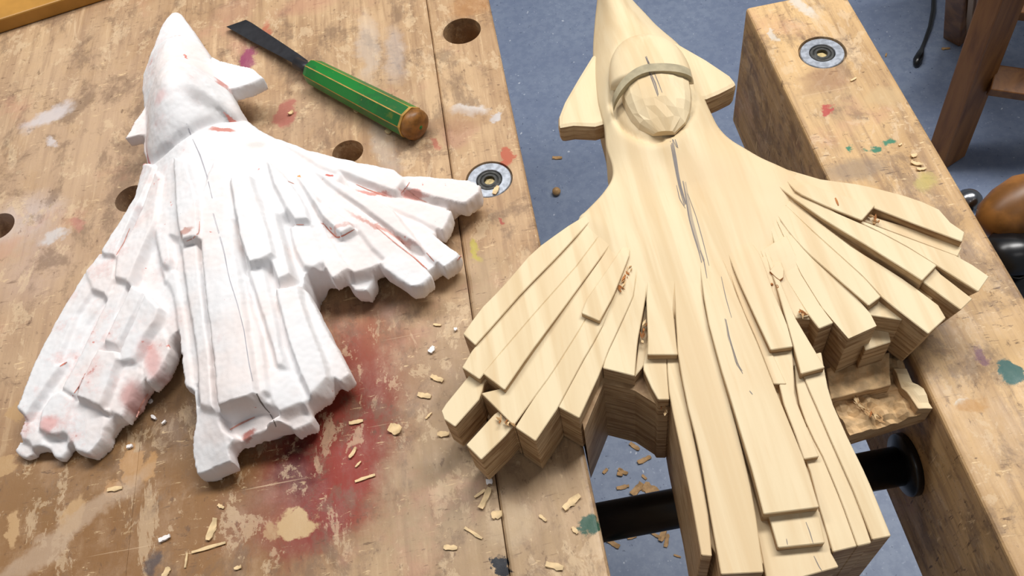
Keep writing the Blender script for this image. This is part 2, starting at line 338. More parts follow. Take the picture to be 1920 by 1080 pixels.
# screw hub, turned handle and steel ball beyond the jaw
hub = obj('screw_hub', lathe_me([(0.03, 0), (0.03, 0.018), (0.022, 0.024), (0.019, 0.06), (0.0, 0.06)], 36, (1, 0, 0), (JX1, 0.292, -0.085)), M_black, vise)
pk = W(1893, 478, -0.055)
obj('collar', lathe_me([(0.0, -0.016), (0.013, -0.014), (0.0185, -0.006), (0.0185, 0.006), (0.013, 0.014), (0, 0.016)], 32, (0.1, 0.5, 0.9), pk), M_black, vise)
pk = W(1900, 392, -0.045)
obj('handle', lathe_me([(0, -0.026), (0.012, -0.024), (0.0185, -0.014), (0.020, 0.0), (0.018, 0.016), (0.012, 0.026), (0.0, 0.03)], 32, (0.75, 0.35, 0.3), pk), M_grip, vise)
pk = W(1815, 379, -0.075)
obj('rod_ball', lathe_me([(0.0105 * math.sin(math.pi * k / 12), -0.0105 * math.cos(math.pi * k / 12)) for k in range(13)], 32, (0, 0, 1), pk), M_steel, vise)
obj('handle_rod', lathe_me([(0.005, 0), (0.005, 0.06)], 20, (-0.9, 0.1, -0.2), pk), M_steel, vise)
obj('slot_ring', lathe_me([(0.006, 0), (0.0068, 0.0006), (0.0072, 0)], 24, (0, 0, 1), W(1905, 507, -0.055)), M_dark, vise)

# ------------------------------------------------------------------ things around
p0, p1 = W(0, 36, 0.014), W(113, 0, 0.014); d = (p1 - p0).normalized(); nrm = Vector((-d.y, d.x, 0))
bd = obj('board', mesh('board', [q + Vector((0, 0, dz)) for dz in (-0.0138, 0) for q in (p0 - d * 0.3, p1 + d * 0.12, p1 + d * 0.12 + nrm * 0.25, p0 - d * 0.3 + nrm * 0.25)],
         [(3, 2, 1, 0), (4, 5, 6, 7), (0, 1, 5, 4), (1, 2, 6, 5), (2, 3, 7, 6), (3, 0, 4, 7)]), M_board)
bevel(bd, 0.0015); bake(bd); tag(bd, 'orange varnished board in the far corner of the workbench', 'board')

def beam(p, q, w, t, up=(0, 0, 1)):
    d = (q - p).normalized(); s = d.cross(Vector(up)).normalized(); n = s.cross(d)
    V = [e + s * a * w / 2 + n * b * t / 2 for e in (p, q) for a, b in ((-1, -1), (1, -1), (1, 1), (-1, 1))]
    return mesh('beam', V, [(3, 2, 1, 0), (4, 5, 6, 7), (0, 1, 5, 4), (1, 2, 6, 5), (2, 3, 7, 6), (3, 0, 4, 7)])
stool = empty('stool', W(1775, 302, FLOOR), 'brown wooden stool with splayed legs standing beyond the vise', 'stool')
foot = W(1771, 297, FLOOR); top = W(1893, -40, -0.42)
lg = obj('leg', beam(foot, top, 0.062, 0.04, (0.4, -1, 0.2)), M_stool, stool); bevel(lg, 0.003); bake(lg)
foot2 = W(1797, 66, FLOOR); top2 = W(1812, -70, -0.5)
lg2 = obj('leg', beam(foot2, top2, 0.045, 0.04, (0.4, -1, 0.2)), M_stool, stool); bevel(lg2, 0.003); bake(lg2)
ra, rb = W(1858, 150, -0.63), W(2010, 172, -0.63)
rl = obj('rail', beam(ra, rb, 0.045, 0.03, (0, -0.6, 1)), M_stool, stool); bevel(rl, 0.002); bake(rl)
ra, rb = W(1900, 5, -0.5), W(2010, 15, -0.5)
rl = obj('rail', beam(ra, rb, 0.045, 0.03, (0, -0.6, 1)), M_stool, stool); bevel(rl, 0.002); bake(rl)
for a, b, zt in ((1812, 1826, -0.5), (1826, 1843, -0.5)):
    st = obj('edge_strip', beam(W(a + 3, 62, -0.79), W(b, -40, zt), 0.009, 0.006), plain('pale_strip', (188, 156, 124), 0.5), stool)
foot3 = W(2120, 260, FLOOR); lg3 = obj('leg', beam(foot3, W(2100, -60, -0.42), 0.06, 0.04, (0.4, -1, 0.2)), M_stool, stool)
seat = obj('seat', box_me(0.85, 1.35, 0.95, 1.4, -0.42, -0.38), M_stool, stool)

def tube_me(pts, rads, seg=12, flat=1.0):
    V = []; Fc = []
    for i, p in enumerate(pts):
        d = (pts[min(i + 1, len(pts) - 1)] - pts[max(i - 1, 0)]).normalized(); s = d.cross(Vector((0, 0, 1))).normalized(); n = s.cross(d)
        for k in range(seg):
            a = 2 * math.pi * k / seg; V.append(p + s * rads[i] * math.cos(a) + n * rads[i] * flat * math.sin(a))
    for i in range(len(pts) - 1):
        for k in range(seg): Fc.append((i * seg + k, i * seg + (k + 1) % seg, (i + 1) * seg + (k + 1) % seg, (i + 1) * seg + k))
    Fc += [tuple(range(seg))[::-1], tuple(range((len(pts) - 1) * seg, len(pts) * seg))]
    return mesh('tube', V, Fc, True)
cp = [(1749, -40), (1751, -10), (1750, 20), (1744, 50), (1735, 75), (1729, 90), (1725, 102), (1721, 112), (1718, 122), (1717, 126)]
cr = [0.0045, 0.0045, 0.005, 0.0045, 0.004, 0.004, 0.008, 0.0095, 0.006, 0.002]
cd = obj('cord', tube_me([W(u, v, FLOOR + r) for (u, v), r in zip(cp, cr)], cr), M_black)
tag(cd, 'black cord with a thicker end lying on the blue floor', 'cord')

# ------------------------------------------------------------------ carving chisel
chisel = empty('chisel', W(690, 185), 'carving chisel with green octagonal handle and dark flared blade', 'chisel')
a, b = W(583, 132, 0.0115), W(783, 236, 0.0125); ax = (b - a); L = ax.length; ax.normalize()
def octa(profile, edge=0.10):
    """octagonal handle: eight flats of enamel, the arrises worn to bare wood"""
    q = Vector((0, 0, 1)).rotation_difference(ax); bm = bmesh.new(); rings = []
    for r, h in profile:
        ring = []
        for k in range(8):
            for e in (-0.5 + edge / 2, 0.5 - edge / 2):
                a0 = math.pi / 4 * k; tt = math.tan(math.pi / 8) * 2 * e * r
                ring.append(bm.verts.new(q @ Vector((r * math.cos(a0) - tt * math.sin(a0), r * math.sin(a0) + tt * math.cos(a0), h)) + a))
        rings.append(ring)
    for i, (r0, r1) in enumerate(zip(rings, rings[1:])):
        for k in range(16):
            f = bm.faces.new((r0[k], r0[(k + 1) % 16], r1[(k + 1) % 16], r1[k])); f.material_index = 0 if k % 2 == 0 else 1
            if i < 1 or i >= len(rings) - 2: f.material_index = 1
    bm.faces.new(rings[0][::-1]).material_index = 1; bm.faces.new(rings[-1]).material_index = 1
    return bm_mesh(bm, 'handle')
hd = obj('handle', octa([(0.0062, -0.001), (0.0092, 0.0012), (0.0102, 0.005), (0.0106, L * 0.2), (0.0112, L * 0.5), (0.0118, L * 0.8), (0.0119, L * 0.925), (0.0122, L * 0.945)]), [M_green, M_worn], chisel)
obj('butt', lathe_me([(0.0118, L * 0.94), (0.0123, L * 0.955), (0.0124, L * 0.985), (0.0114, L * 1.008), (0.0085, L * 1.022), (0.004, L * 1.028), (0, L * 1.029)], 32, ax, a), M_butt, hd)
obj('paint_dot', lathe_me([(0.0016, 0), (0.0016, 0.0004), (0, 0.0005)], 16, ax, a + ax * (L * 1.027)), M_green, hd)
bl_up = [(578, 114), (560, 101), (518, 73), (471, 42), (461, 37)]
bl_lo = [(570, 129), (552, 120), (524, 105), (474, 79), (424, 50)]
V = []; n_ = len(bl_up)
for i in range(n_):
    s = (578 - bl_up[i][0]) / (578 - 461.0); zc = 0.0125 - 0.0075 * s; th = 0.0042 * (1 - s) + 0.0022 * s
    for dz in (th / 2, -th / 2):
        V += [W(*bl_up[i], zc + dz), W(*bl_lo[i], zc + dz)]
Fc = []
for i in range(n_ - 1):
    p, q = i * 4, i * 4 + 4
    Fc += [(p, p + 1, q + 1, q), (p + 2, q + 2, q + 3, p + 3), (p, q, q + 2, p + 2), (p + 1, p + 3, q + 3, q + 1)]
Fc += [(0, 2, 3, 1), ((n_ - 1) * 4, (n_ - 1) * 4 + 1, (n_ - 1) * 4 + 3, (n_ - 1) * 4 + 2)]
bm = bmesh.new(); bm.from_mesh(mesh('blade', V, Fc)); bld = obj('blade', bm_mesh(bm, 'blade'), M_blade, chisel); bevel(bld, 0.0005); bake(bld)
obj('shank', lathe_me([(0.0050, -0.018), (0.0052, -0.006), (0.0058, 0.003)], 20, ax, a), M_blade, chisel)

# ------------------------------------------------------------------ carved lime-wood piece in the vice
carv = empty('wood_carving', (0.11, 0.25, -0.05), 'pale wooden carving of an aircraft with feathered wings, held in the vise', 'wood carving')
Z0 = 0.047
def resample(pts, n):
    P_ = np.array(pts, float); d = np.r_[0, np.cumsum(np.linalg.norm(np.diff(P_, axis=0), axis=1))]; t = np.linspace(0, d[-1], n)
    return np.stack([np.interp(t, d, P_[:, k]) for k in range(P_.shape[1])], 1)
def prism(top, bottoms, mats=(0, 1)):
    """grid of top points (rows x cols) closed down to the bottoms (same layout)"""
    R_, C_ = len(top), len(top[0]); bm = bmesh.new()
    t = [[bm.verts.new(p) for p in row] for row in top]; bt = [[bm.verts.new(p) for p in row] for row in bottoms]
    for i in range(R_ - 1):
        for j in range(C_ - 1):
            bm.faces.new((t[i][j], t[i][j + 1], t[i + 1][j + 1], t[i + 1][j])).material_index = mats[0]
            bm.faces.new((bt[i][j], bt[i + 1][j], bt[i + 1][j + 1], bt[i][j + 1])).material_index = mats[1]
    for (a_, b_) in ([((i, 0), (i + 1, 0)) for i in range(R_ - 1)] + [((i + 1, C_ - 1), (i, C_ - 1)) for i in range(R_ - 1)] + [((0, j + 1), (0, j)) for j in range(C_ - 1)] + [((R_ - 1, j), (R_ - 1, j + 1)) for j in range(C_ - 1)]):
        bm.faces.new((t[a_[0]][a_[1]], t[b_[0]][b_[1]], bt[b_[0]][b_[1]], bt[a_[0]][a_[1]])).material_index = mats[1]
    return bm_mesh(bm, 'prism')
def feather(A, B, o0, o1, zb=0.0006, ramp=0.22, name='feather', n=12, c=3, under=0.0, parent=None):
    if A[0][1] < 515 and o1 < -2: ramp = 0.85
    A = resample(A, n); B = resample(B, n); top = []; bot = []
    for i in range(n):
        s = i / (n - 1); e = min(1, s / ramp); e = e * e * (3 - 2 * e); o0_ = max(o0, -0.7) if A[0][1] < 515 else o0; z = Z0 + (o0_ + (o1 - o0_) * e) / 1000
        row = [W(*(A[i] * (1 - j / c) + B[i] * j / c), z) for j in range(c + 1)]
        top.append(row); bot.append([Vector((p.x, p.y, zb)) for p in row])
    if under:                                             # tip undercut: bottoms pulled back towards the root
        back = (top[0][0] - top[-1][0]).normalized() * under
        bot = [[Vector((p.x + back.x * (i / (n - 1)) ** 3, p.y + back.y * (i / (n - 1)) ** 3, p.z)) for p in r] for i, r in enumerate(bot)]
    o = obj(name, prism(top, bot), [M_lime, M_end_shade], parent or carv); bevel(o, 0.00045, 1, 50); bake(o)
    return o
FE = [
 # left wing
 ([(1120,390),(1062,425),(1000,470),(940,540),(900,580),(868,626)], [(1125,400),(1105,416),(1046,480),(980,547),(920,615),(891,647)], -2.5, 2, 0.012),
 ([(1132,398),(1105,416),(1046,480),(980,547),(920,615),(891,647),(866,689)], [(1150,430),(1125,440),(1080,500),(1000,590),(940,660),(899,711)], -2.5, 0, 0.006),
 ([(1150,430),(1125,440),(1080,500),(1000,590),(940,660),(905,700)], [(1160,440),(1137,468),(1110,505),(1040,600),(995,660),(946,731)], -2.5, 0.1, 0.006),
 ([(930,640),(880,703),(827,768),(833,786)], [(965,655),(909,715),(900,747),(853,800)], -6, -6, 0.012),
 ([(1160,440),(1137,470),(1110,507),(1040,602),(995,662),(940,728),(902,737)], [(1175,460),(1095,605),(1035,700),(1000,747),(963,798)], -3, -4.2, 0.0006),
 ([(980,740),(927,776),(874,834)], [(1000,760),(962,800),(945,820),(902,862)], -7.5, -7.5, 0.008),
 ([(1170,460),(1095,605),(1035,700),(1000,747),(966,801)], [(1185,480),(1125,622),(1095,672),(1045,766),(1004,827)], -3, -4.5, 0.0006),
 ([(1180,480),(1125,622),(1095,672),(1047,763)], [(1195,500),(1187,557),(1137,665),(1128,693),(1086,784)], -3, -4.9, 0.0006),
 ([(1195,500),(1187,557),(1137,665),(1130,690)], [(1215,500),(1210,562),(1195,640),(1190,705)], -3, -4.4, -0.03),
 ([(1172,455),(1135,510),(1100,560),(1090,587)], [(1185,450),(1179,482),(1150,555),(1124,602)], -2.5, 1.5, 0.03),
 ([(1210,572),(1198,640),(1190,707)], [(1216,572),(1218,640),(1218,672)], -8, -9, -0.03),
 # tail
 ([(1215,480),(1212,565),(1215,640),(1214,665)], [(1270,480),(1262,580),(1268,640),(1271,665)], -2.5, -0.8, 0.0),
 ([(1216,620),(1205,690),(1222,728),(1234,749)], [(1250,620),(1250,685),(1252,715),(1255,749)], -6.5, -6.5, -0.045),
 ([(1249,620),(1252,715),(1257,753),(1274,831),(1296,935),(1315,1041)], [(1270,620),(1271,677),(1287,752),(1306,844),(1328,960),(1335,1043)], -7, -6, -0.05),
 ([(1262,500),(1271,666),(1287,752),(1311,844),(1334,976),(1352,1077)], [(1305,490),(1322,580),(1347,680),(1366,746),(1388,828),(1413,935),(1432,1073)], -2.5, -3.0, -0.05),
 ([(1308,470),(1325,592),(1350,685),(1370,748),(1390,815),(1410,880),(1432,964)], [(1350,470),(1392,580),(1417,635),(1450,720),(1488,812),(1514,878),(1536,951)], -2.5, 2.4, -0.02),
 ([(1425,930),(1445,979),(1459,1027)], [(1525,920),(1537,971),(1547,1018)], -3.5, -3.5, -0.03),
 ([(1405,930),(1420,1000),(1440,1100)], [(1545,960),(1558,1036),(1573,1063)], -9, -9, -0.05),
 ([(1352,470),(1392,580),(1417,635),(1450,720)], [(1375,470),(1415,592),(1445,655),(1475,720)], -3, -3.2, -0.02),
 ([(1362,470),(1385,527),(1415,592),(1445,656)], [(1400,440),(1427,480),(1450,547),(1475,605),(1487,650)], -3, 1.0, 0.0),
 ([(1438,630),(1454,690),(1470,760),(1490,812),(1507,861)], [(1482,630),(1487,670),(1490,745),(1514,803),(1536,856)], -3.6, -3.8, -0.02),
 ([(1485,800),(1518,880),(1536,951),(1562,1035)], [(1530,800),(1545,860),(1578,940),(1608,1024)], -7.5, -7.5, -0.05),
 ([(1487,650),(1495,745),(1515,803),(1545,860),(1578,940),(1608,1024)], [(1503,690),(1525,745),(1555,810),(1590,880),(1634,1018)], -6, -6.4, -0.05),
 ([(1432,470),(1456,537),(1480,620),(1502,701)], [(1445,480),(1470,545),(1492,597),(1547,689)], -3, 0.0, 0.0),
 ([(1498,670),(1506,706),(1530,760),(1560,830),(1600,920),(1636,1012)], [(1540,660),(1547,700),(1556,745),(1589,819),(1627,897),(1671,1005)], -5, -5.0, -0.05),
 ([(1440,490),(1456,537),(1492,597)], [(1465,490),(1475,522),(1517,592)], -3, -3.8, 0.0),
 # right wing
 ([(1435,400),(1472,521),(1517,592),(1536,616)], [(1450,400),(1500,510),(1540,575),(1563,605)], -3, -4.2, -0.016),
 ([(1450,400),(1500,510),(1540,575),(1565,605),(1591,635)], [(1449,395),(1482,440),(1515,475),(1575,527),(1629,582),(1644,611)], -3, -4.6, -0.016),
 ([(1449,392),(1482,440),(1515,475),(1575,527),(1629,573)], [(1475,385),(1520,430),(1570,475),(1620,520),(1652,556)], -3, -2.2, 0.0),
 ([(1472,385),(1520,430),(1570,475),(1620,520),(1657,561),(1741,626)], [(1480,375),(1550,427),(1600,465),(1650,495),(1700,527),(1760,572),(1774,596)], -3, -4.0, 0.001, 0.22, 'feather', 14, 3, 0.006),
 ([(1715,500),(1732,530),(1802,581)], [(1745,490),(1762,512),(1824,560)], -1.8, -1.8, 0.012, 0.22, 'feather', 8, 3, 0.008),
 ([(1440,335),(1495,377),(1550,415),(1625,460),(1700,507),(1729,526)], [(1465,330),(1560,395),(1640,430),(1700,462),(1757,497)], -2.5, 2.4, 0.012),
 ([(1465,335),(1560,395),(1640,430),(1700,462),(1760,500),(1835,547)], [(1480,340),(1580,400),(1700,445),(1796,480),(1830,500),(1855,518)], -2.5, 1, 0.012, 0.22, 'feather', 12, 3, 0.014),
 ([(1480,345),(1580,400),(1700,445),(1796,481)], [(1490,345),(1616,400),(1700,425),(1804,464)], -3, -3.8, 0.012, 0.22, 'feather', 12, 3, 0.01),
 ([(1470,335),(1496,362),(1550,387),(1616,413)], [(1490,335),(1560,360),(1610,375),(1641,385)], -2.5, 4.0, 0.012),
 ([(1470,330),(1560,362),(1644,392),(1720,422),(1804,453)], [(1475,317),(1540,336),(1617,346),(1695,366),(1750,385),(1772,400),(1785,421),(1809,435)], -2, 1.8, 0.012),
]
for f in FE: feather(*f)
feather([(1105,412),(1000,490),(900,602),(885,655)], [(1200,480),(1160,600),(1100,700),(1010,800)], -9, -12, 0.0, name='wing_base')
feather([(1475,360),(1560,540),(1625,590),(1690,600)], [(1490,325),(1640,365),(1780,430),(1815,515)], -7, -9, 0.0, name='wing_base')
feather([(1606,585),(1622,657)], [(1655,570),(1671,641)], -24, -24, 0.0, name='wing_base')
feather([(1262,690),(1268,760),(1290,850),(1320,1000),(1362,1072)], [(1535,690),(1560,770),(1600,860),(1645,985),(1640,1010)], -9.5, -9.5, -0.049, name='tail_base')
feather([(1222,500),(1222,600),(1226,655)], [(1440,480),(1475,590),(1530,690)], -5, -6, 0.0, name='tail_base')
feather([(1425,470),(1465,560),(1505,598)], [(1475,440),(1530,560),(1545,600)], -5.5, -6, 0.0, name='tail_base')
# core of the block, clamped between the jaws
cpoly = [W(1089, 784, Z0), W(1130, 693, Z0), W(1190, 707, Z0), W(1238, 737, Z0), Vector((0.09, 0.2, 0)), Vector((0.14, 0.235, 0)), W(1545, 590, Z0), W(1600, 590, Z0), Vector((0.2165, 0.24, 0)), Vector((0.2165, 0.33, 0)), Vector((0.0137, 0.33, 0))]
cpoly[0].x = 0.0137
bm = bmesh.new(); tv = [bm.verts.new((p.x, p.y, 0.030)) for p in cpoly]; bv = [bm.verts.new((p.x, p.y, -0.045)) for p in cpoly]
bm.faces.new(tv); bm.faces.new(bv[::-1])
for i in range(len(cpoly)): bm.faces.new((tv[i], bv[i], bv[(i + 1) % len(cpoly)], tv[(i + 1) % len(cpoly)]))
obj('core', bm_mesh(bm, 'core'), M_end_shade, carv)
# rough ledge below the right wing
def patch(A, B, z, zb, mat=(M_lime, M_end_shade), name='ledge', rough=0.0, n=8, c=6):
    A = resample(A, n); B = resample(B, n); top = []
    for i in range(n):
        row = []
        for j in range(c + 1):
            p = W(*(A[i] * (1 - j / c) + B[i] * j / c), z); p.z += rough * mnoise.noise(p * 160); p.x = min(p.x, 0.2172); row.append(p)
        top.append(row)
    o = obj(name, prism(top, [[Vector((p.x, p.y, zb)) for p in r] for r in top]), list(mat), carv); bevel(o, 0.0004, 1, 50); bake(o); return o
patch([(1550,690),(1553,726),(1562,754),(1593,818)], [(1690,660),(1709,722),(1731,719),(1750,769)], -0.007, -0.022, (M_ledge, M_end_shade), rough=0.006, n=18, c=20)
patch([(1550,690),(1555,728),(1558,748)], [(1668,660),(1668,705),(1671,722)], 0.0005, -0.016, (M_ledge, M_end_shade), rough=0.002, n=8, c=16)
patch([(1676,690),(1690,724),(1708,745),(1722,766)], [(1700,690),(1712,720),(1731,722),(1749,766)], 0.0, -0.016, rough=0.002, n=8, c=8)
# --- body: nose, neck and shoulders as one lofted skin
rows = [  # left px, right px, z at the sides, z in the middle, profile power, bottom z
 ((1136,-44),(1146,-46),.036,.040,2,.030), ((1123,-22),(1163,-24),.032,.045,2,.020), ((1119,6),(1190,4),.030,.050,2.2,.012), ((1115,45),(1230,46),.032,.053,2.4,.006),
 ((1112,90),(1275,86),.034,.055,2.6,.002), ((1113,140),(1300,128),.036,.056,2.8,0), ((1121,190),(1318,178),.038,.056,3,0), ((1133,235),(1334,214),.040,.0555,3,0),
 ((1137,275),(1347,238),.041,.0535,3,0), ((1148,312),(1370,262),.043,.051,3,0), ((1147,336),(1398,279),.045,.0495,3,0), ((1131,362),(1440,302),.046,.0482,3,0), ((1100,394),(1478,319),.0466,.0475,3,0.001)]
tailrows = [([(1090,402),(1180,432),(1300,445),(1410,390),(1484,321)], 0.0473), ([(1086,408),(1172,470),(1300,500),(1420,430),(1494,326)], 0.0468), ([(1084,416),(1172,505),(1300,550),(1425,465),(1502,334)], 0.0461), ([(1086,426),(1176,530),(1300,600),(1430,495),(1506,344)], 0.0448), ([(1092,432),(1180,545),(1300,618),(1432,508),(1504,350)], 0.0425)]
NC = 49; grid = []; keys = []
for (l, r, ze, zc, pw, zb) in rows:
    row = []
    for j in range(NC):
        t = j / (NC - 1) * 2 - 1; t = math.copysign(abs(t) ** 0.8, t); z = ze + (zc - ze) * (1 - abs(t) ** pw); q = (t + 1) / 2
        row.append(np.array([l[0] * (1 - q) + r[0] * q, l[1] * (1 - q) + r[1] * q, z, zb]))
    keys.append(np.array(row))
for pts, z in tailrows:
    rs = resample(pts, NC); keys.append(np.array([[a_, b_, z, 0.001] for a_, b_ in rs]))
keys = np.array(keys)
NR = 90; ti = np.linspace(0, len(keys) - 1, NR); fine = []
for t in ti:                                              # Catmull-Rom along the body
    i = min(int(t), len(keys) - 2); f = t - i; g = lambda k: keys[max(0, min(len(keys) - 1, k))]
    p0_, p1_, p2_, p3_ = g(i - 1), g(i), g(i + 1), g(i + 2)
    fine.append(0.5 * (2 * p1_ + (p2_ - p0_) * f + (2 * p0_ - 5 * p1_ + 4 * p2_ - p3_) * f * f + (3 * p1_ - p0_ - 3 * p2_ + p3_) * f ** 3))
CZ = 0.0560
cc = W(1222, 153, CZ); ca = W(1242, 250, CZ) - W(1205, 58, CZ); cw = W(1302, 150, CZ) - W(1143, 162, CZ)
ea, ew = ca.normalized(), cw.normalized(); la, lw = ca.length / 2, cw.length / 2
def cano(p):
    d = p - cc; return d.dot(ea) / la, d.dot(ew) / lw
top = []; bot = []; scoop = W(1262, 335, 0.05)
for i, row in enumerate(fine):
    tr = []; br = []
    for j, (u, v, z, zb) in enumerate(row):
        p = W(u, v, z); e, f = cano(p); r = math.hypot(e, f)
        if r < 1.6: p.z -= 0.003 * math.exp(-((r - 1.0) / 0.06) ** 2) + (0.002 if r < 1 else 0)
        p.z += 0.0006 * mnoise.noise(Vector((p.x * 90, p.y * 45, 0))) - 0.0022 * math.exp(-(((p.x - scoop.x) / 0.02) ** 2 + ((p.y - scoop.y) / 0.026) ** 2) ** 2)
        tr.append(p); br.append(Vector((p.x, p.y, min(zb, p.z - 0.002))))
    top.append(tr); bot.append(br)
mid = bot
body = obj('body', prism(top, bot, (0, 0)), [M_lime, M_end_shade], carv)
body.data.polygons.foreach_set('use_smooth', [len(p.vertices) == 4 and abs(p.normal.z) > 0.25 for p in body.data.polygons])
def dome(e0, e1, scale, h, rings, segs, name, mat, smooth, jitter=0.0, zoff=0.0, wscale=1.0, foff=0.0):
    """part of the canopy dome between the stations e0 and e1 along the axis"""
    V = []; rng_ = random.Random(3); Fc = []
    for i in range(rings + 1):
        e = e0 + (e1 - e0) * i / rings; wd = scale * wscale * max(0.0, 1 - abs(e / scale) ** 2.5) ** 0.5
        for j in range(segs + 1):
            th = math.pi * j / segs; f = -wd * math.cos(th); z = CZ - 0.004 + zoff + h * (math.sin(th) ** 0.8) * (max(0.0, 1 - abs(e / scale) ** 2.6) ** 0.5)
            if 0 < j < segs: z += rng_.uniform(-jitter, jitter)
            V.append(cc + ea * (e + (rng_.uniform(-3, 3) * jitter / la if 0 < i < rings else 0)) * la + ew * (f + foff) * lw + Vector((0, 0, z - CZ)))
    for i in range(rings):
        for j in range(segs): a_ = i * (segs + 1) + j; Fc.append((a_, a_ + 1, a_ + segs + 2, a_ + segs + 1))
    nb = len(V)
    for i in (0, rings): Fc.append(tuple(range(i * (segs + 1), (i + 1) * (segs + 1)))[::(1 if i else -1)])
    bm = bmesh.new(); bm.from_mesh(mesh(name, V, Fc)); bmesh.ops.remove_doubles(bm, verts=bm.verts, dist=1e-5)
    return obj(name, bm_mesh(bm, name, smooth), mat, carv)
dome(-0.96, 0.03, 0.985, 0.0150, 14, 18, 'windscreen', M_lime, True)
dome(-0.02, 0.93, 0.965, 0.0140, 6, 9, 'canopy', M_lime, False, 0.0007, wscale=0.86, foff=0.06)
# greyed band across the canopy
V = []; Fc = []; nb = 26
for i in range(nb + 1):
    th = math.pi * (0.02 + 0.86 * i / nb); arch = math.sin(th)
    for e, dz in ((-0.09, -0.001), (-0.09, 0.0013), (0.06, 0.0013), (0.06, -0.004)):
        ee = e + 0.36 * max(0, math.cos(th)) ** 2; f = -0.99 * math.cos(th)
        V.append(cc + ea * ee * la + ew * f * lw + Vector((0, 0, -0.004 + 0.0150 * arch ** 0.8 + dz)))
for i in range(nb):
    for k in range(3): a_ = i * 4 + k; Fc.append((a_, a_ + 1, a_ + 5, a_ + 4))
Fc += [(0, 1, 2, 3), (nb * 4 + 3, nb * 4 + 2, nb * 4 + 1, nb * 4)]
bm = bmesh.new(); bm.from_mesh(mesh('band', V, Fc)); obj('canopy_band', bm_mesh(bm, 'band'), M_band, carv)
# canards
def slab(pts, z, th, name='canard', parent=carv, mats=(M_lime, M_end_shade), under=0.0, bev=0.002):
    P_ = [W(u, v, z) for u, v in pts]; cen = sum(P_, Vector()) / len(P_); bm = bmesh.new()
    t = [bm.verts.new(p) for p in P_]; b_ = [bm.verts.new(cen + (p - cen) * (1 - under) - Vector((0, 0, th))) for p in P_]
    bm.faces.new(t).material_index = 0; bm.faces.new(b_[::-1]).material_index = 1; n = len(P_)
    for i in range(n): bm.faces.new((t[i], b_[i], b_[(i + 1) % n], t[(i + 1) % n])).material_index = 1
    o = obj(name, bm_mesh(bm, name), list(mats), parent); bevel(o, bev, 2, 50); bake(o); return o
slab([(1112,98),(1082,147),(1057,190),(1046,218),(1046,241),(1075,236),(1116,238),(1160,225),(1160,120)], 0.038, 0.017, under=0.04, bev=0.0035)
slab([(1262,74),(1325,110),(1370,140),(1384,157),(1376,163),(1350,176),(1326,186),(1290,190),(1250,110)], 0.040, 0.020, under=0.06, bev=0.0035)
# pencil marks following the surface
def mark(pts, w, z, mat=M_pencil, name='pencil_mark', parent=carv, lift=0.00015):
    rs = resample(pts, max(3, len(pts) * 3)); V = []; Fc = []
    for i, (u, v) in enumerate(rs):
        a_, b_ = rs[max(0, i - 1)], rs[min(len(rs) - 1, i + 1)]; d = (b_ - a_) / (np.linalg.norm(b_ - a_) + 1e-9); nx = np.array([-d[1], d[0]])
        s = i / (len(rs) - 1); ww = w * (0.5 + 0.5 * math.sin(math.pi * min(1, max(0.05, s))))
        zz = z(s) if callable(z) else z
        for k in (-1, 1): V.append((u + nx[0] * ww / 2 * k, v + nx[1] * ww / 2 * k, zz))
    for i in range(len(rs) - 1): Fc.append((2 * i, 2 * i + 1, 2 * i + 3, 2 * i + 2))
    # drop on to the real surface along the line of sight
    dg = bpy.context.evaluated_depsgraph_get(); out = []
    for u, v, zz in V:
        dr = Vector(RM @ np.array([u - 960.0, v - 540.0, F])).normalized()
        hit, loc, nor, *_ = scene.ray_cast(dg, Vector((0, 0, H)), dr)
        out.append((loc + nor * lift) if hit and loc.z > 0.01 else W(u, v, zz))
    return obj(name, mesh(name, out, Fc), mat, parent)
bpy.context.view_layer.update()
ZP = Z0 + 0.002; rp = random.Random(2)
for pts, w in [([(1258,262),(1264,290),(1270,325),(1275,350),(1285,385)], 7), ([(1264,262),(1269,275)], 4), ([(1282,340),(1288,370),(1295,410),(1303,440),(1312,470),(1318,490)], 8),
               ([(1268,345),(1275,372),(1286,390)], 2.5), ([(1290,365),(1305,410),(1318,450),(1330,500)], 2), ([(1312,470),(1319,490),(1326,524)], 3), ([(1360,600),(1366,630),(1372,650),(1382,680),(1392,698)], 4), ([(1352,520),(1362,560),(1371,598)], 1.6),
               ([(1211,107),(1217,122)], 4), ([(1219,137),(1227,158),(1234,178)], 5), ([(1226,137),(1236,160),(1241,176)], 3), ([(1512,978),(1518,996),(1525,1018)], 2.5), ([(1474,1012),(1476,1022)], 2), ([(1527,1042),(1535,1060),(1541,1068)], 3), ([(1405,733),(1412,737)], 3)]:
    for k in range(3 if w > 3 else 1):
        j = (k - 1) * w * 0.3 if w > 3 else 0
        mark([(u + j + rp.uniform(-1, 1), v + rp.uniform(-3, 3)) for u, v in pts], 1.0 + w * 0.22, ZP, rp.choice([M_pencil, M_pencil_soft]) if k else M_pencil)
mark([(1566,371),(1569,378),(1572,386)], 4, ZP, M_split, 'knot')
mark([(1446,531),(1449,536)], 5, ZP, M_split, 'knot')
mark([(1456,534),(1459,540)], 4, ZP, M_split, 'knot')
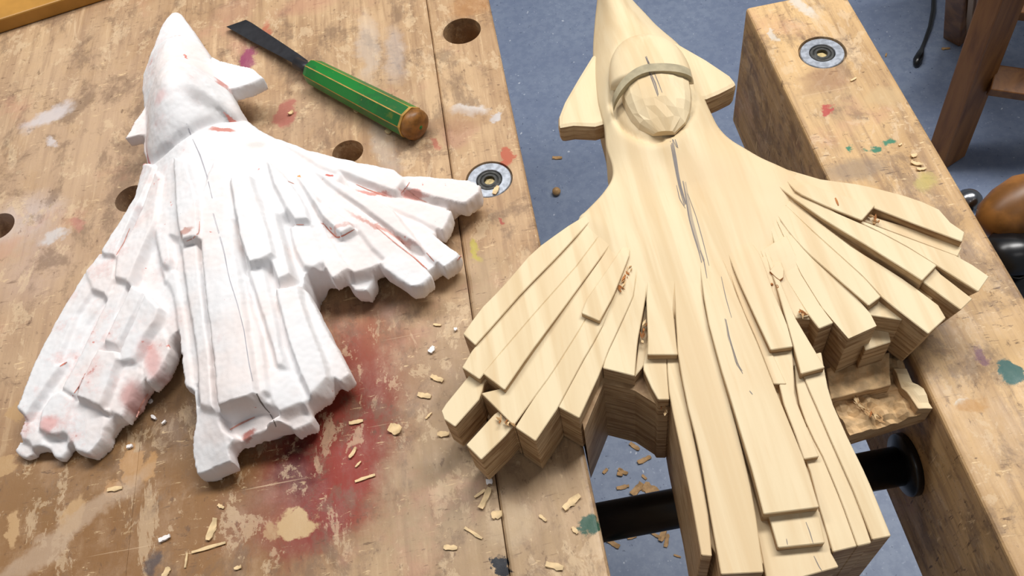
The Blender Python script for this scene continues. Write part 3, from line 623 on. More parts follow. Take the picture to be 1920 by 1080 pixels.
# torn grain splinters
def splinter(u, v, ln, wd, ang, z, mat, parent, name='splinter'):
    p = W(u, v, z); d = Vector((math.cos(ang), math.sin(ang), 0)); s = Vector((-d.y, d.x, 0)); bm = bmesh.new()
    V = [p - d * ln / 2, p + s * wd / 2 + Vector((0, 0, 0.0012)), p + d * ln / 2 + Vector((0, 0, 0.0022)), p - s * wd / 2 + Vector((0, 0, 0.0006)), p - Vector((0, 0, 0.0015))]
    return obj(name, mesh(name, V, [(0, 3, 1), (1, 3, 2), (0, 1, 4), (1, 2, 4), (2, 3, 4), (3, 0, 4)]), mat, parent)
rs_ = random.Random(9)
for (u0, v0, u1, v1, z, n) in ((1183, 500, 1158, 548, 0.045, 16), (1500, 388, 1530, 412, 0.041, 8), (1208, 600, 1206, 642, 0.041, 8), (1500, 588, 1512, 594, 0.045, 6), (1600, 745, 1655, 790, -0.004, 16), (1632, 405, 1645, 420, 0.046, 5), (1240, 752, 1248, 775, 0.03, 6), (935, 788, 962, 797, 0.041, 8)):
    for k in range(n):
        s = (k + 0.5) / n; splinter(u0 + (u1 - u0) * s + rs_.uniform(-5, 5), v0 + (v1 - v0) * s + rs_.uniform(-4, 4), rs_.uniform(0.004, 0.009), rs_.uniform(0.0008, 0.0018), rs_.uniform(-2.2, -0.9), z + rs_.uniform(0, 0.001), rs_.choice([M_split, M_chip, M_chip_dark]), carv)
slab([(1443,508),(1452,497),(1464,494),(1470,505),(1469,520),(1462,525),(1455,520)], Z0 + 0.0005, 0.002, 'splinter', bev=0.0004, mats=(M_lime, M_split))

# ------------------------------------------------------------------ plaster model
exec_plaster = True
def plaster():
    ctl = [(314,30,.018),(328,23,.026),(342,27,.018),(289,78,.024),(330,70,.047),(378,78,.026),(270,130,.025),(335,120,.060),(402,118,.030),(266,165,.026),(340,160,.064),(425,165,.030),
           (269,210,.026),(345,210,.060),(446,205,.032),(270,260,.026),(350,250,.056),(475,235,.032),(272,305,.028),(365,300,.054),(530,262,.034),(262,345,.03),(370,350,.052),(600,287,.034),
           (240,390,.03),(375,410,.05),(680,305,.034),(200,450,.031),(380,480,.049),(740,318,.032),(150,520,.030),(400,560,.047),(790,330,.03),(40,770,.022),(110,640,.028),(200,600,.034),(120,840,.018),
           (250,700,.030),(300,600,.038),(400,880,.022),(360,700,.036),(460,760,.043),(540,780,.035),(650,700,.028),(500,600,.046),(890,345,.024),(850,480,.025),(790,530,.026),(690,500,.032),(610,470,.038),
           (700,400,.035),(800,400,.029),(480,380,.049),(300,420,.044),(220,790,.024),(560,380,.043)]
    P_ = np.array([W(u, v, z) for u, v, z in ctl]); X = P_[:, :2]; n = len(X)
    def U(d): return np.where(d > 0, d * d * np.log(d + 1e-12), 0)
    K = U(np.linalg.norm(X[:, None] - X[None], axis=2)) + np.eye(n) * 2e-5; Q = np.c_[np.ones(n), X]
    sol = np.linalg.solve(np.block([[K, Q], [Q.T, np.zeros((3, 3))]]), np.r_[P_[:, 2], np.zeros(3)])
    def base(xy):
        xy = np.atleast_2d(xy); out = np.empty(len(xy))
        for s in range(0, len(xy), 20000):
            c = xy[s:s + 20000]; out[s:s + 20000] = U(np.linalg.norm(c[:, None] - X[None], axis=2)) @ sol[:n] + np.c_[np.ones(len(c)), c] @ sol[n:]
        return np.clip(out, 0.008, 0.075)
    def put(u, v, off):
        z = 0.035
        for _ in range(12):
            p = W(u, v, z); z = 0.5 * z + 0.5 * (float(base([[p.x, p.y]])[0]) + off)
        return (p.x, p.y)
    PF = [ # polygons of the moulded feathers (pixels) and how proud they stand (mm)
     ([(268,300),(250,370),(187,470),(190,477),(215,481),(250,400),(288,310)], 3.2), ([(187,472),(160,507),(142,532),(175,548),(197,556),(213,522),(222,480)], 0.6), ([(290,320),(255,410),(217,480),(211,523),(240,531),(255,495),(290,412),(302,330)], 2.4),
     ([(160,507),(110,587),(67,667),(57,692),(30,765),(46,783),(110,690),(150,590),(176,548)], -0.6), ([(176,550),(150,590),(110,687),(126,683),(160,610),(199,558)], -3.2), ([(215,527),(240,533),(215,600),(175,680),(140,745),(113,728),(150,660),(190,580)], -1.2),
     ([(245,532),(272,545),(250,590),(218,650),(192,640),(215,590)], 0.6), ([(272,545),(300,575),(285,625),(262,678),(226,680),(222,660),(250,592)], 1.2), ([(182,650),(218,655),(228,685),(205,740),(193,766),(137,745),(150,710)], 2.6),
     ([(228,685),(260,680),(262,700),(240,750),(228,785),(197,768),(210,735)], -2.4), ([(262,680),(282,635),(302,610),(322,655),(298,700),(275,722)], -4), ([(112,730),(137,747),(122,810),(112,824),(70,805),(75,770),(95,740)], -2.0),
     ([(140,750),(190,770),(200,785),(192,825),(167,853),(140,845),(124,815)], -3.6), ([(46,785),(70,803),(85,820),(60,835),(37,825),(36,812)], -4.5), ([(37,826),(60,834),(66,852),(48,860),(26,847)], -8), ([(85,825),(112,824),(130,820),(126,848),(113,862),(100,855)], -7),
     ([(300,500),(325,555),(335,640),(345,725),(360,733),(362,700),(352,620),(335,510)], -3), ([(322,450),(340,455),(366,640),(372,758),(402,770),(420,810),(437,866),(367,893),(358,850),(365,780),(362,720),(348,600)], -4),
     ([(322,290),(350,300),(370,370),(372,443),(337,452),(328,400)], 5.0), ([(337,454),(370,448),(380,560),(392,650),(402,770),(372,760),(365,650),(350,560)], -0.5), ([(372,380),(400,300),(430,330),(440,420),(455,540),(472,640),(484,737),(450,754),(407,773),(400,700),(388,600),(375,480)], 2),
     ([(440,420),(452,480),(470,560),(490,640),(510,735),(484,738),(470,640),(455,540)], -1.4), ([(428,330),(468,325),(490,390),(505,430),(515,475),(490,488),(462,496),(445,440)], 5.4), ([(462,500),(492,490),(510,560),(525,640),(537,690),(518,690),(500,620),(480,560)], -0.6),
     ([(490,395),(518,395),(540,480),(548,513),(518,528),(505,490)], 2.4), ([(513,538),(560,532),(575,590),(600,650),(618,708),(580,743),(560,700),(538,640)], 0.4), ([(562,535),(580,548),(612,612),(649,680),(659,702),(640,718),(622,708),(600,645),(578,590)], -3.4),
     ([(500,690),(540,690),(578,745),(574,768),(530,788),(508,750)], -3.4), ([(425,790),(507,771),(530,786),(500,810),(455,832),(432,815)], -12), ([(530,788),(574,770),(590,780),(586,796),(550,810)], -10),
     ([(650,495),(700,490),(703,526),(690,546),(664,546),(648,528)], -10), ([(500,252),(585,283),(672,302),(740,315),(762,335),(742,360),(690,345),(600,312)], 1.6), ([(755,328),(792,327),(875,336),(903,348),(900,362),(872,383),(810,370),(757,352)], 0.6), ([(640,330),(690,350),(740,368),(800,380),(850,395),(840,420),(830,435),(780,410),(720,385),(660,360)], -3),
     ([(590,318),(650,345),(720,380),(780,420),(803,450),(788,462),(740,435),(680,390),(620,350)], 2), ([(740,400),(790,420),(825,447),(865,476),(858,486),(833,504),(800,480),(788,462)], -2.4), ([(570,310),(620,350),(680,395),(740,440),(795,495),(812,518),(790,536),(770,540),(722,508),(660,440),(610,390)], -0.2),
     ([(555,325),(600,375),(650,410),(668,425),(637,442),(600,405)], 3.2), ([(605,418),(636,444),(668,428),(700,470),(722,490),(700,503),(660,515),(640,480)], -2.4), ([(520,340),(560,340),(600,410),(640,480),(658,503),(622,525),(605,500),(585,440)], -0.4),
     ([(498,296),(540,335),(570,380),(582,415),(555,423),(535,390),(512,345)], 3.4), ([(540,422),(585,420),(606,490),(587,503),(568,498),(552,470)], -1)]
    outline = [(330,21),(314,30),(299,50),(289,78),(278,108),(268,139),(264,158),(267,190),(269,267),(267,285),(272,305),(262,345),(240,390),(187,470),(142,532),(110,587),(67,667),(57,692),(30,765),(36,812),(37,826),(26,847),(48,860),(66,852),(100,855),(113,862),(126,848),(140,845),(167,853),(195,835),(215,800),(245,780),(262,760),(270,735),(300,695),(324,655),(330,640),(345,725),(362,737),(365,780),(358,850),(367,893),(437,866),(450,832),(500,812),(550,810),(586,796),(590,770),(620,752),(640,722),(659,702),(649,680),(612,612),(580,548),(590,522),(622,525),(660,518),(700,510),(722,508),(770,540),(790,536),(812,518),(833,504),(858,486),(865,476),(828,446),(835,430),(850,400),(872,384),(900,362),(903,348),(875,336),(792,327),(740,315),(672,302),(585,283),(500,249),(462,222),(446,196),(430,165),(395,102),(380,80),(360,50),(342,26)]
    h = 0.0008; x0, y0 = -0.47, 0.175; NX, NY = 610, 720
    gx, gy = np.meshgrid(x0 + h * np.arange(NX), y0 + h * np.arange(NY), indexing='ij'); flat = np.stack([gx.ravel(), gy.ravel()], 1)
    def sdist(poly, pad=0.004):
        """signed distance (inside positive) to a polygon, evaluated near it"""
        poly = np.array(poly); out = np.full(len(flat), -1.0)
        bb = (flat[:, 0] >= poly[:, 0].min() - pad) & (flat[:, 0] <= poly[:, 0].max() + pad) & (flat[:, 1] >= poly[:, 1].min() - pad) & (flat[:, 1] <= poly[:, 1].max() + pad)
        pt = flat[bb]; c = np.zeros(len(pt), bool); dm = np.full(len(pt), 9.0); j = len(poly) - 1
        for i in range(len(poly)):
            a_, b_ = poly[i], poly[j]; e_ = b_ - a_
            if a_[1] != b_[1]: c ^= ((a_[1] > pt[:, 1]) != (b_[1] > pt[:, 1])) & (pt[:, 0] < (b_[0] - a_[0]) * (pt[:, 1] - a_[1]) / (b_[1] - a_[1]) + a_[0])
            tt = np.clip(((pt - a_) @ e_) / (e_ @ e_ + 1e-12), 0, 1); dm = np.minimum(dm, np.hypot(*(pt - a_ - tt[:, None] * e_).T)); j = i
        out[bb] = np.where(c, dm, -dm); return out
    BZ = base(flat); ident = np.full(len(flat), -1); under = np.full(len(flat), 0.0); SU = np.full(len(flat), -1.0)
    om = sdist([put(u, v, -0.006) for u, v in outline]); wig = np.array([mnoise.noise(Vector((x * 120, y * 120, 0))) for x, y in flat[om > -0.01]]); 
    om[om > -0.01] += wig * 0.0012
    neck = sdist([put(u, v, 0) for u, v in [(330,21),(314,30),(299,50),(289,78),(278,108),(268,139),(264,158),(267,190),(269,267),(267,285),(272,305),(262,345),(250,375),(285,420),(305,520),(330,470),(400,420),(480,420),(540,400),(600,380),(640,335),(672,302),(585,283),(500,249),(462,222),(446,196),(430,165),(395,102),(380,80),(360,50),(342,26)]])
    plug = om - 0.005; SU = np.maximum(plug, neck); ident[SU > 0] = 0
    Tz = BZ - 0.0065; an = np.clip(neck / 0.004 + 0.5, 0, 1); Tz = Tz * (1 - an) + BZ * an
    for k, (poly, off) in enumerate(PF):
        o_ = off * 1.3 / 1000; sd = sdist([put(u, v, o_) for u, v in poly]); z = BZ + o_
        ok = (sd > -1.4 * h) & ((z > Tz - (0.007 if off < 0 else 0)) | (SU < 0) | (off <= -9))
        al = np.clip(sd / (2.8 * h) + 0.5, 0, 1); fresh = (SU <= 0)
        Tz = np.where(ok, np.where(fresh, z, Tz * (1 - al) + z * al), Tz); ident[ok & (sd > 0)] = k + 1
        SU = np.maximum(SU, np.where(sd > -0.9, sd, -1))
    # canopy bulge and the step line of the nose
    c0 = np.array(put(337, 165, 0.004)); ex = np.array(put(404, 160, 0)) - np.array(put(268, 172, 0)); ey = np.array(put(342, 106, 0)) - np.array(put(330, 226, 0))
    q = np.stack([(flat - c0) @ ex / (ex @ ex) * 2, (flat - c0) @ ey / (ey @ ey) * 2], 1); r = np.linalg.norm(q, axis=1)
    Tz += np.where((r < 1) & (ident >= 0), 0.012 * np.sqrt(np.clip(1 - r ** 2, 0, 1)), 0) - np.where(ident >= 0, 0.003 * np.exp(-((r - 1.03) / 0.05) ** 2), 0)
    CAN = len(PF) + 1; ident[(r < 1.0) & (ident >= 0)] = CAN
    e2 = q[:, 1] - 0.25 * (1 - q[:, 0] ** 2)
    Tz -= np.where((ident >= 0) & (q[:, 1] > 0.6), 0.0018 * np.exp(-((e2 - 1.35) / 0.07) ** 2), 0)
    # canards
    for k, (poly, z) in enumerate((([(271,200),(250,230),(232,260),(272,252),(300,240),(300,200)], 0.031), ([(395,103),(415,113),(475,127),(496,145),(470,158),(442,166),(420,170),(390,150)], 0.035))):
        sd = sdist([tuple(W(u, v, z)[:2]) for u, v in poly]); m_ = (sd > 0) & ((Tz < z) | (ident < 0)); Tz[m_] = z; ident[m_] = CAN + 1 + k; SU = np.maximum(SU, sd)
    mask = (ident >= 0).reshape(NX, NY); T = Tz.reshape(NX, NY); ID = ident.reshape(NX, NY); B = BZ.reshape(NX, NY)
    def blur(a_, it):
        mk = mask.astype(float); v_ = np.where(mask, a_, 0)
        for _ in range(it):
            s = np.zeros_like(v_); w = np.zeros_like(mk)
            for dx, dy, g in ((0, 0, 2), (1, 0, 1), (-1, 0, 1), (0, 1, 1), (0, -1, 1)):
                s += g * np.roll(v_ * mk, (dx, dy), (0, 1)); w += g * np.roll(mk, (dx, dy), (0, 1))
            v_ = np.where(mask, s / np.maximum(w, 1), 0)
        return v_
    Bot = np.clip(np.where(B > 0.04, 0.0006, (B - 0.021) * 0.9), 0.0006, 0.011); Bot = blur(np.where(mask, Bot, 0), 12)
    PLG = np.maximum(plug, neck).reshape(NX, NY); Bot = np.where(PLG > 0, Bot, np.clip(T - 0.016, 0.0006, 1)); Bot = np.where((ID == CAN + 1) , 0.021, np.where(ID == CAN + 2, 0.022, Bot)); Bot = np.minimum(Bot, T - 0.003)
    cell = mask[:-1, :-1] & mask[1:, :-1] & mask[:-1, 1:] & mask[1:, 1:]
    SUg = SU.reshape(NX, NY); LV = 5; used = np.zeros((NX, NY), bool)
    for dx in (0, 1):
        for dy in (0, 1): used[dx:NX - 1 + dx, dy:NY - 1 + dy] |= cell
    idx = np.full((NX, NY), -1); idx[used] = np.arange(used.sum()); nv = int(used.sum())
    top_v = np.stack([gx[used], gy[used], T[used]], 1); bot_v = np.stack([gx[used], gy[used], Bot[used]], 1)
    ci, cj = np.nonzero(cell); q4 = np.stack([idx[ci, cj], idx[ci + 1, cj], idx[ci + 1, cj + 1], idx[ci, cj + 1]], 1)
    ids = np.stack([ID[ci, cj], ID[ci + 1, cj], ID[ci + 1, cj + 1], ID[ci, cj + 1]], 1); fid = np.sort(ids, 1)[:, 2]
    gxs, gys = np.gradient(SUg, h); gl = np.maximum(np.hypot(gxs, gys), 0.3); bd_ = np.zeros((NX, NY), bool)
    for dx, dy in ((1, 0), (-1, 0), (0, 1), (0, -1), (1, 1), (-1, 1), (1, -1), (-1, -1)): bd_ |= used & ~np.roll(used, (dx, dy), (0, 1))
    mv = np.where(bd_, np.clip(SUg, -h, 1.5 * h), 0); top_v[:, 0] -= (mv * gxs / gl)[used]; top_v[:, 1] -= (mv * gys / gl)[used]; bot_v[:, :2] = top_v[:, :2]
    # border edges -> walls with levels in between
    pad = np.pad(cell, 1); be = []
    for a_, b_, di, dj in ((0, 1, 0, -1), (1, 2, 1, 0), (2, 3, 0, 1), (3, 0, -1, 0)):
        op = ~pad[ci + 1 + di, cj + 1 + dj]; be.append(np.stack([q4[op][:, a_], q4[op][:, b_]], 1))
    be = np.concatenate(be); bvs = np.unique(be); lvl = {}; verts = [top_v]; off = nv; wall_idx = np.full((LV + 1, nv), -1)
    wall_idx[0, bvs] = bvs
    for L_ in range(1, LV):
        f = L_ / LV; verts.append(top_v[bvs] * (1 - f) + bot_v[bvs] * f); wall_idx[L_, bvs] = off + np.arange(len(bvs)); off += len(bvs)
    wall_idx[LV, :] = off + np.arange(nv); verts.append(bot_v); verts = np.concatenate(verts)
    wf = []
    for L_ in range(LV): wf.append(np.stack([wall_idx[L_, be[:, 0]], wall_idx[L_ + 1, be[:, 0]], wall_idx[L_ + 1, be[:, 1]], wall_idx[L_, be[:, 1]]], 1))
    wf = np.concatenate(wf); bf = (q4 + off)[:, ::-1]
    allf = np.concatenate([q4, wf, bf])
    e = np.concatenate([allf[:, [0, 1]], allf[:, [1, 2]], allf[:, [2, 3]], allf[:, [3, 0]]]); deg = np.bincount(e[:, 0], minlength=len(verts)) + np.bincount(e[:, 1], minlength=len(verts))
    wallv = np.zeros(len(verts), bool); wallv[np.unique(wf)] = True
    for it in range(10):
        s = np.zeros_like(verts)
        for k in range(3): s[:, k] = np.bincount(e[:, 0], verts[e[:, 1], k], len(verts)) + np.bincount(e[:, 1], verts[e[:, 0], k], len(verts))
        lam = np.where(wallv, 0.6, 0.5 if it < 2 else 0.0)[:, None]; verts = verts * (1 - lam) + lam * s / np.maximum(deg, 1)[:, None]
    def vnorm():
        a_, b_ = verts[allf[:, 2]] - verts[allf[:, 0]], verts[allf[:, 3]] - verts[allf[:, 1]]; fn = np.cross(a_, b_); nn = np.zeros_like(verts)
        for k in range(4):
            for c in range(3): nn[:, c] += np.bincount(allf[:, k], fn[:, c], len(verts))
        return nn / (np.linalg.norm(nn, axis=1)[:, None] + 1e-12)
    nn = vnorm()
    amp = np.array([mnoise.noise(Vector(p * 95)) * 0.0005 + mnoise.noise(Vector(p * 330)) * 0.00025 for p in verts]) * np.where(np.abs(nn[:, 2]) < 0.6, 1.5, 1.0)
    verts += nn * amp[:, None]; verts[:, 2] = np.maximum(verts[:, 2], 0.0003); nn = vnorm()
    return verts, nn, q4, fid, wf, bf, CAN, len(PF)
def plaster_material():
    t = NT('white_plaster', 0.85, 0.15)
    a_ = t.noise(16, 4, 0.6); b_ = t.noise(48, 6, 0.7); f = t.noise(380, 4, 0.7)
    c = t.mix(t.rng(a_.outputs[0], 0.42, 0.62), lin((230, 229, 230)), lin((231, 222, 219)))
    # terracotta clay left in the plaster, mostly on the left wing
    sp = t.n('ShaderNodeSeparateXYZ'); t.l(t.pos, sp.inputs[0])
    left = t.rng(sp.outputs[0], -0.18, -0.32, 0.0, 1.0)
    c = t.mix(t.mul(t.rng(b_.outputs[0], 0.5, 0.66, 0, 0.5), left), c, lin((226, 186, 180)))
    c = t.mix(t.mul(t.rng(b_.outputs[0], 0.64, 0.70, 0, 0.75), t.rng(left, 0, 1, 0.12, 1.0)), c, lin((192, 110, 100)))
    s2 = t.noise(75, 4, 0.65, t.mapping(loc=(3, 5, 1))); c = t.mix(t.rng(s2.outputs[0], 0.70, 0.74, 0, 0.8), c, lin((206, 108, 92)))
    s3 = t.noise(700, 2, 0.5); c = t.mix(t.rng(s3.outputs[0], 0.76, 0.8, 0, 0.6), c, lin((150, 132, 128)))
    wp = t.warped(0.012, 70, 5)
    for q in [(375, 165, 30, 12, -15, (140, 136, 136), 0.6, 0.7, 0.072), (395, 172, 10, 5, -30, (96, 92, 92), 0.5, 0.6, 0.07), (415, 240, 20, 4.5, 14, (206, 112, 92), 0.85, 0.3, 0.05), (428, 212, 8, 3, -5, (200, 100, 84), 0.8, 0.3, 0.048), (405, 140, 5, 14, 25, (206, 116, 100), 0.8, 0.4, 0.05),
              (312, 200, 14, 8, 0, (232, 196, 194), 0.6, 0.6, 0.06), (90, 793, 20, 12, 0, (226, 158, 152), 0.75, 0.5, 0.02), (255, 750, 20, 26, 20, (190, 120, 112), 0.7, 0.5, 0.02), (290, 680, 14, 30, 20, (206, 140, 134), 0.6, 0.6, 0.025), (280, 305, 8, 10, 0, (206, 110, 108), 0.8, 0.4, 0.03),
              (560, 329, 3, 3, 0, (222, 150, 60), 0.9, 0.3, 0.045), (617, 329, 7, 2.5, -25, (206, 84, 66), 0.9, 0.3, 0.04), (700, 358, 34, 3.5, -22, (206, 112, 96), 0.75, 0.4, 0.034), (640, 430, 22, 3, 25, (212, 140, 120), 0.5, 0.5, 0.037),
              (720, 435, 70, 3, -38, (208, 130, 112), 0.7, 0.5, 0.03), (775, 365, 26, 4, -20, (206, 116, 100), 0.75, 0.4, 0.028), (455, 805, 14, 6, 28, (190, 96, 80), 0.85, 0.4, 0.03), (360, 446, 14, 4, 10, (190, 120, 100), 0.7, 0.4, 0.046), (480, 268, 12, 8, 0, (208, 204, 200), 0.8, 0.5, 0.045)]:
        z = q[-1]; c = t.stain(c, wp, *q[:-1], z=z)
    t.bump(f.outputs[0], 0.25, 0.0006)
    return t.done(c)
M_plaster = plaster_material()
verts, nn, q4, fid, wf, bf, CAN, NPF = plaster()
pl = empty('plaster_model', (-0.25, 0.42, 0), 'white plaster model of an aircraft with feathered wings, on the workbench', 'plaster model')
cnt = np.bincount(fid, minlength=CAN + 3)
def part(name, faces):
    us, inv = np.unique(faces.ravel(), return_inverse=True)
    me = mesh(name, verts[us], inv.reshape(faces.shape), True); me.normals_split_custom_set_from_vertices([tuple(x) for x in nn[us]])
    return obj(name, me, M_plaster, pl)
small = [k for k in range(1, NPF + 1) if cnt[k] < 40]
keep = ~((fid == 0) | np.isin(fid, small))
part('body', np.concatenate([q4[~keep], wf, bf]))
for k in range(1, CAN + 3):
    if k in small or cnt[k] == 0: continue
    part('feather' if k <= NPF else 'canopy' if k == CAN else 'canard', q4[fid == k])
bpy.context.view_layer.update()
for pts, w in [([(350,232),(362,262),(375,290),(388,330),(398,372)], 2), ([(400,400),(420,470),(430,520),(445,570),(458,620),(466,680),(474,715)], 2.2), ([(481,738),(488,752),(498,765),(506,774)], 5), ([(507,776),(514,790),(518,800)], 4)]:
    for k in range(2): mark([(u + rp.uniform(-1, 1), v) for u, v in pts], max(1.1, w * 0.5), 0.045, M_pencil_pale if w < 3 else M_pencil, parent=pl)

M_clay = plain('clay_residue', (206, 130, 112), 0.85, var=0.35, sc=200); M_clay2 = plain('clay_residue_pale', (220, 160, 146), 0.85, var=0.3, sc=200)
for pts, w, mt in [([(605,418),(618,433),(632,446),(645,441),(664,430)], 5, M_clay), ([(668,346),(690,356),(725,368)], 3, M_clay), ([(768,342),(763,350),(752,362)], 3, M_clay), ([(765,357),(782,372),(800,379)], 3.5, M_clay2), ([(705,425),(740,455),(775,482),(800,504)], 3.5, M_clay2), ([(775,482),(800,505)], 4, M_clay),
                   ([(800,474),(814,490)], 3, M_clay), ([(374,415),(373,436),(362,447),(350,452)], 3, M_clay2), ([(243,428),(232,455),(218,478)], 3, M_clay2), ([(112,687),(126,679)], 4, M_clay), ([(136,742),(150,722),(160,700)], 3, M_clay), ([(277,738),(264,760),(256,782)], 7, M_clay2), ([(552,421),(570,421)], 3, M_clay2), ([(540,340),(552,345)], 2, M_clay2), ([(857,488),(866,478)], 4, M_clay2), ([(431,806),(450,795),(478,782)], 6, M_clay2)]:
    mark(pts, w * 0.6, 0.03, mt, 'clay_trace', pl, 0.0002)

# ------------------------------------------------------------------ chips
def chip(u, v, z, ln, wd, ang, mat, label, group, curl=0.0, name='wood_chip', th=0.0009):
    """a cut flake: tapering, slightly curled strip lying at height z; sizes in pixels"""
    p = W(u, v, z); sc = (W(u + 10, v, z) - p).length / 10; ln *= sc; wd *= sc; th *= sc / 0.00044
    n = 6; V = []; rr = random.Random(int(u * 7 + v)); ca_, sa_ = math.cos(math.radians(ang)), math.sin(math.radians(ang))
    for i in range(n + 1):
        s = i / n; x = (s - 0.5) * ln; ww = wd / 2 * (0.45 + 0.55 * math.sin(math.pi * (0.15 + 0.75 * s))) * rr.uniform(0.8, 1.1); zz = curl * sc * 4 * (s - 0.5) ** 2
        for k, dz in ((-1, 0), (1, 0), (1, th), (-1, th)):
            yv = k * ww + rr.uniform(-0.1, 0.1) * wd; V.append((x * ca_ - yv * sa_, x * sa_ + yv * ca_, zz + dz))
    zm = min(q[2] for q in V); V = [(a_, b_, c_ - zm + 0.0002) for a_, b_, c_ in V]; Fc = [(0, 1, 2, 3), (n * 4 + 3, n * 4 + 2, n * 4 + 1, n * 4)]
    for i in range(n):
        for k in range(4): Fc.append((i * 4 + k, i * 4 + 4 + k, i * 4 + 4 + (k + 1) % 4, i * 4 + (k + 1) % 4))
    bm = bmesh.new(); bm.from_mesh(mesh(name, V, Fc)); o = obj(name, bm_mesh(bm, name), mat); o.location = p
    return tag(o, label, 'wood chip' if name == 'wood_chip' else 'crumb', group)
G = 'wood chips on the workbench'
for a_ in [(820, 711, 26, 10, -35, M_chip, 'pale wood chip beside the red stain, nearest the carved left wing', 2), (796, 742, 26, 11, -22, M_chip, 'flat pale chip just below another left of the carved wing', 0), (804, 780, 16, 4, 40, M_chip, 'thin sliver below the flat chip left of the carved wing', 0),
           (742, 806, 24, 20, -30, M_chip, 'broad curled chip on the red stain edge', 5), (668, 792, 26, 9, 0, M_chip, 'straight pale chip by the plaster tail on the red stain', 0), (672, 871, 14, 4, 40, M_chip, 'short sliver on the lower red stain', 0), (685, 897, 38, 6, 8, M_chip, 'long straw-coloured sliver across the lower red stain', 0),
           (662, 850, 22, 7, 55, M_chip, 'crooked chip on the red stain above the long sliver', 2), (910, 935, 42, 12, 58, M_chip, 'large pale splinter below the carved wing tips', 3), (900, 926, 24, 6, 25, M_chip, 'small splinter crossing the large pale splinter', 1), (932, 966, 20, 16, 0, M_chip, 'rounded knobby chip below the large splinter', 3),
           (888, 1000, 40, 6, -42, M_chip, 'long thin sliver slanting below the rounded chip', 0), (845, 1027, 26, 10, -15, M_chip, 'flat chip near the bottom edge left of the black paint spot', 0), (398, 993, 40, 13, 72, M_chip, 'upright pale wedge chip at the bottom between the stains', 2),
           (392, 1027, 62, 6, 6, M_chip, 'longest thin splinter lying near the bottom edge', 0), (350, 1051, 26, 4, 85, M_chip, 'short upright sliver left of the longest splinter', 0), (216, 917, 27, 9, -3, M_chip, 'squarish pale chip on the bench below the plaster wing', 0), (313, 1073, 18, 12, 60, M_chip, 'rounded chip cut off by the bottom edge', 1),
           (447, 1065, 13, 7, 10, M_chip, 'tiny curled chip at the bottom centre', 2), (415, 950, 14, 6, -35, M_chip, 'tiny chip above the longest splinter', 0), (1072, 942, 40, 14, 30, M_chip, 'shaving on the bench edge above the green paint', 3), (1018, 972, 18, 6, -50, M_chip, 'small chip left of the green paint on the edge', 1), (1078, 995, 16, 8, -60, M_chip, 'small chip touching the green paint', 1),
           (1040, 1062, 34, 12, -25, M_chip, 'frayed chip at the bottom right corner of the bench', 2), (832, 815, 22, 10, -10, M_chip, 'curled chip lying left of the lowest carved wing block', 3), (546, 213, 10, 8, 40, M_chip, 'small ring-shaped shaving on the pink spot beside the chisel', 3), (669, 209, 12, 8, -60, M_chip, 'pale chip against the middle of the green handle', 1),
           (728, 248, 12, 9, -50, M_chip, 'pale chip under the butt end of the green handle', 1), (820, 610, 15, 5, -20, M_chip, 'small chip beside the leading carved wing tip', 0), (930, 357, 20, 9, 60, M_chip, 'pale sliver touching the washer at the plaster wing tip', 0)]:
    chip(a_[0], a_[1], 0.0002, a_[2], a_[3], a_[4], a_[5], a_[6], G, a_[7])
for a_ in [(310, 1010, 20, 9, 15, 'white plaster crumb near the bottom left'), (284, 754, 8, 5, 60, 'plaster crumb upper one right of the left plaster wing'), (290, 784, 12, 5, -45, 'plaster crumb middle one right of the left plaster wing'), (309, 793, 8, 4, 40, 'plaster crumb lowest one right of the left plaster wing'),
           (810, 657, 14, 10, 50, 'white plaster crumb left of the carved wing'), (918, 904, 12, 12, 0, 'white plaster crumb under the carved wing blocks'), (855, 619, 6, 6, 0, 'tiny white crumb by the leading carved wing tip'), (245, 838, 10, 7, 10, 'plaster crumb below the left plaster wing')]:
    chip(a_[0], a_[1], 0.0002, a_[2], a_[3], a_[4], M_white, a_[5], 'plaster crumbs', 0.5, 'plaster_crumb', 0.002)
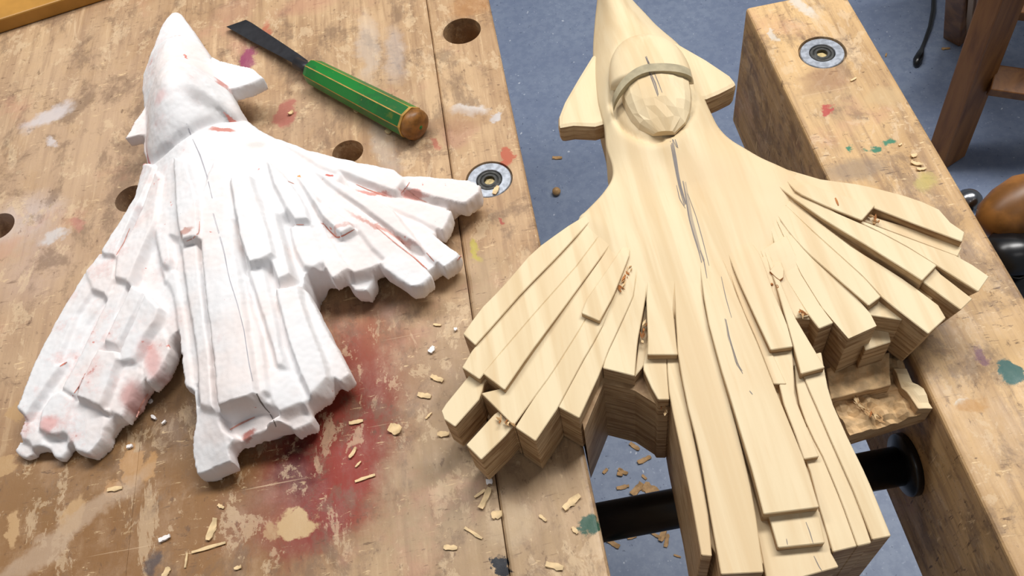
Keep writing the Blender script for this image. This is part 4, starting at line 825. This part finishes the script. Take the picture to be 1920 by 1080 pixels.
for a_ in [(1713, 293, 12, 9, 0, 'round pale shaving on the jaw by the green spots', 2), (1718, 308, 22, 9, -35, 'upper of two folded shavings on the jaw', 3), (1727, 318, 18, 7, -10, 'lower of two folded shavings on the jaw', 2), (1688, 272, 8, 4, 30, 'tiny chip right of the green spots on the jaw', 0), (1600, 150, 14, 4, 20, 'thin pale sliver in the middle of the jaw', 0)]:
    chip(a_[0], a_[1], 0.0002, a_[2], a_[3], a_[4], M_chip, a_[5], 'wood chips on the vise jaw', a_[6])
for a_ in [(1208, 863, 28, 9, 15, 'orange chip on the floor against the carved tail', 3), (1190, 838, 22, 9, -50, 'chip on the floor below the back notch of the carving', 2), (1163, 887, 14, 12, 70, 'left chip of a pair on the floor', 3), (1168, 885, 20, 8, -40, 'right chip of a pair on the floor', 3), (1135, 884, 12, 7, 40, 'small chip on the floor by the carved corner', 1),
           (1194, 918, 30, 14, 40, 'curled tan chip on the floor above the black rod', 4), (1220, 920, 34, 24, -50, 'broad flat tan chip on the floor above the black rod', 1), (1168, 914, 24, 8, 0, 'thin crumbled chip on the floor left of the curled one', 2), (1208, 895, 12, 5, -60, 'small dark chip on the floor above the curled one', 0), (1243, 1000, 34, 12, 60, 'tan chip on the floor below the black rod by the tail', 3), (1250, 1014, 26, 8, 65, 'pale sliver on the floor below the black rod', 1),
           (1150, 1020, 26, 10, -40, 'frayed chip on the floor at the bench edge below the rod', 2), (1228, 1003, 26, 6, -45, 'dark curled shaving on the floor below the rod', 3), (1185, 1008, 18, 6, 5, 'flat shaving on the floor just under the rod', 1), (1270, 1043, 14, 4, -30, 'tiny dark sliver on the floor left of the tail', 0), (1045, 297, 18, 8, -15, 'brown chip with a tail on the floor beside the carved neck', 1), (1773, 92, 16, 6, -10, 'orange sliver on the floor by the stool', 0), (1661, 104, 10, 3, 60, 'pale splinter on the floor behind the jaw', 0)]:
    chip(a_[0], a_[1], FLOOR + 0.0003, a_[2], a_[3], a_[4], M_chip_dark, a_[5], 'wood chips on the floor', a_[6])
peb = obj('wood_pellet', lathe_me([(0.0085 * math.sin(math.pi * k / 8), -0.0085 * math.cos(math.pi * k / 8)) for k in range(9)], 14, (0, 0, 1), W(1044, 364, FLOOR) + Vector((0, 0, 0.0088))), M_chip_dark)
tag(peb, 'round tan pellet on the blue floor left of the carved neck', 'pellet')
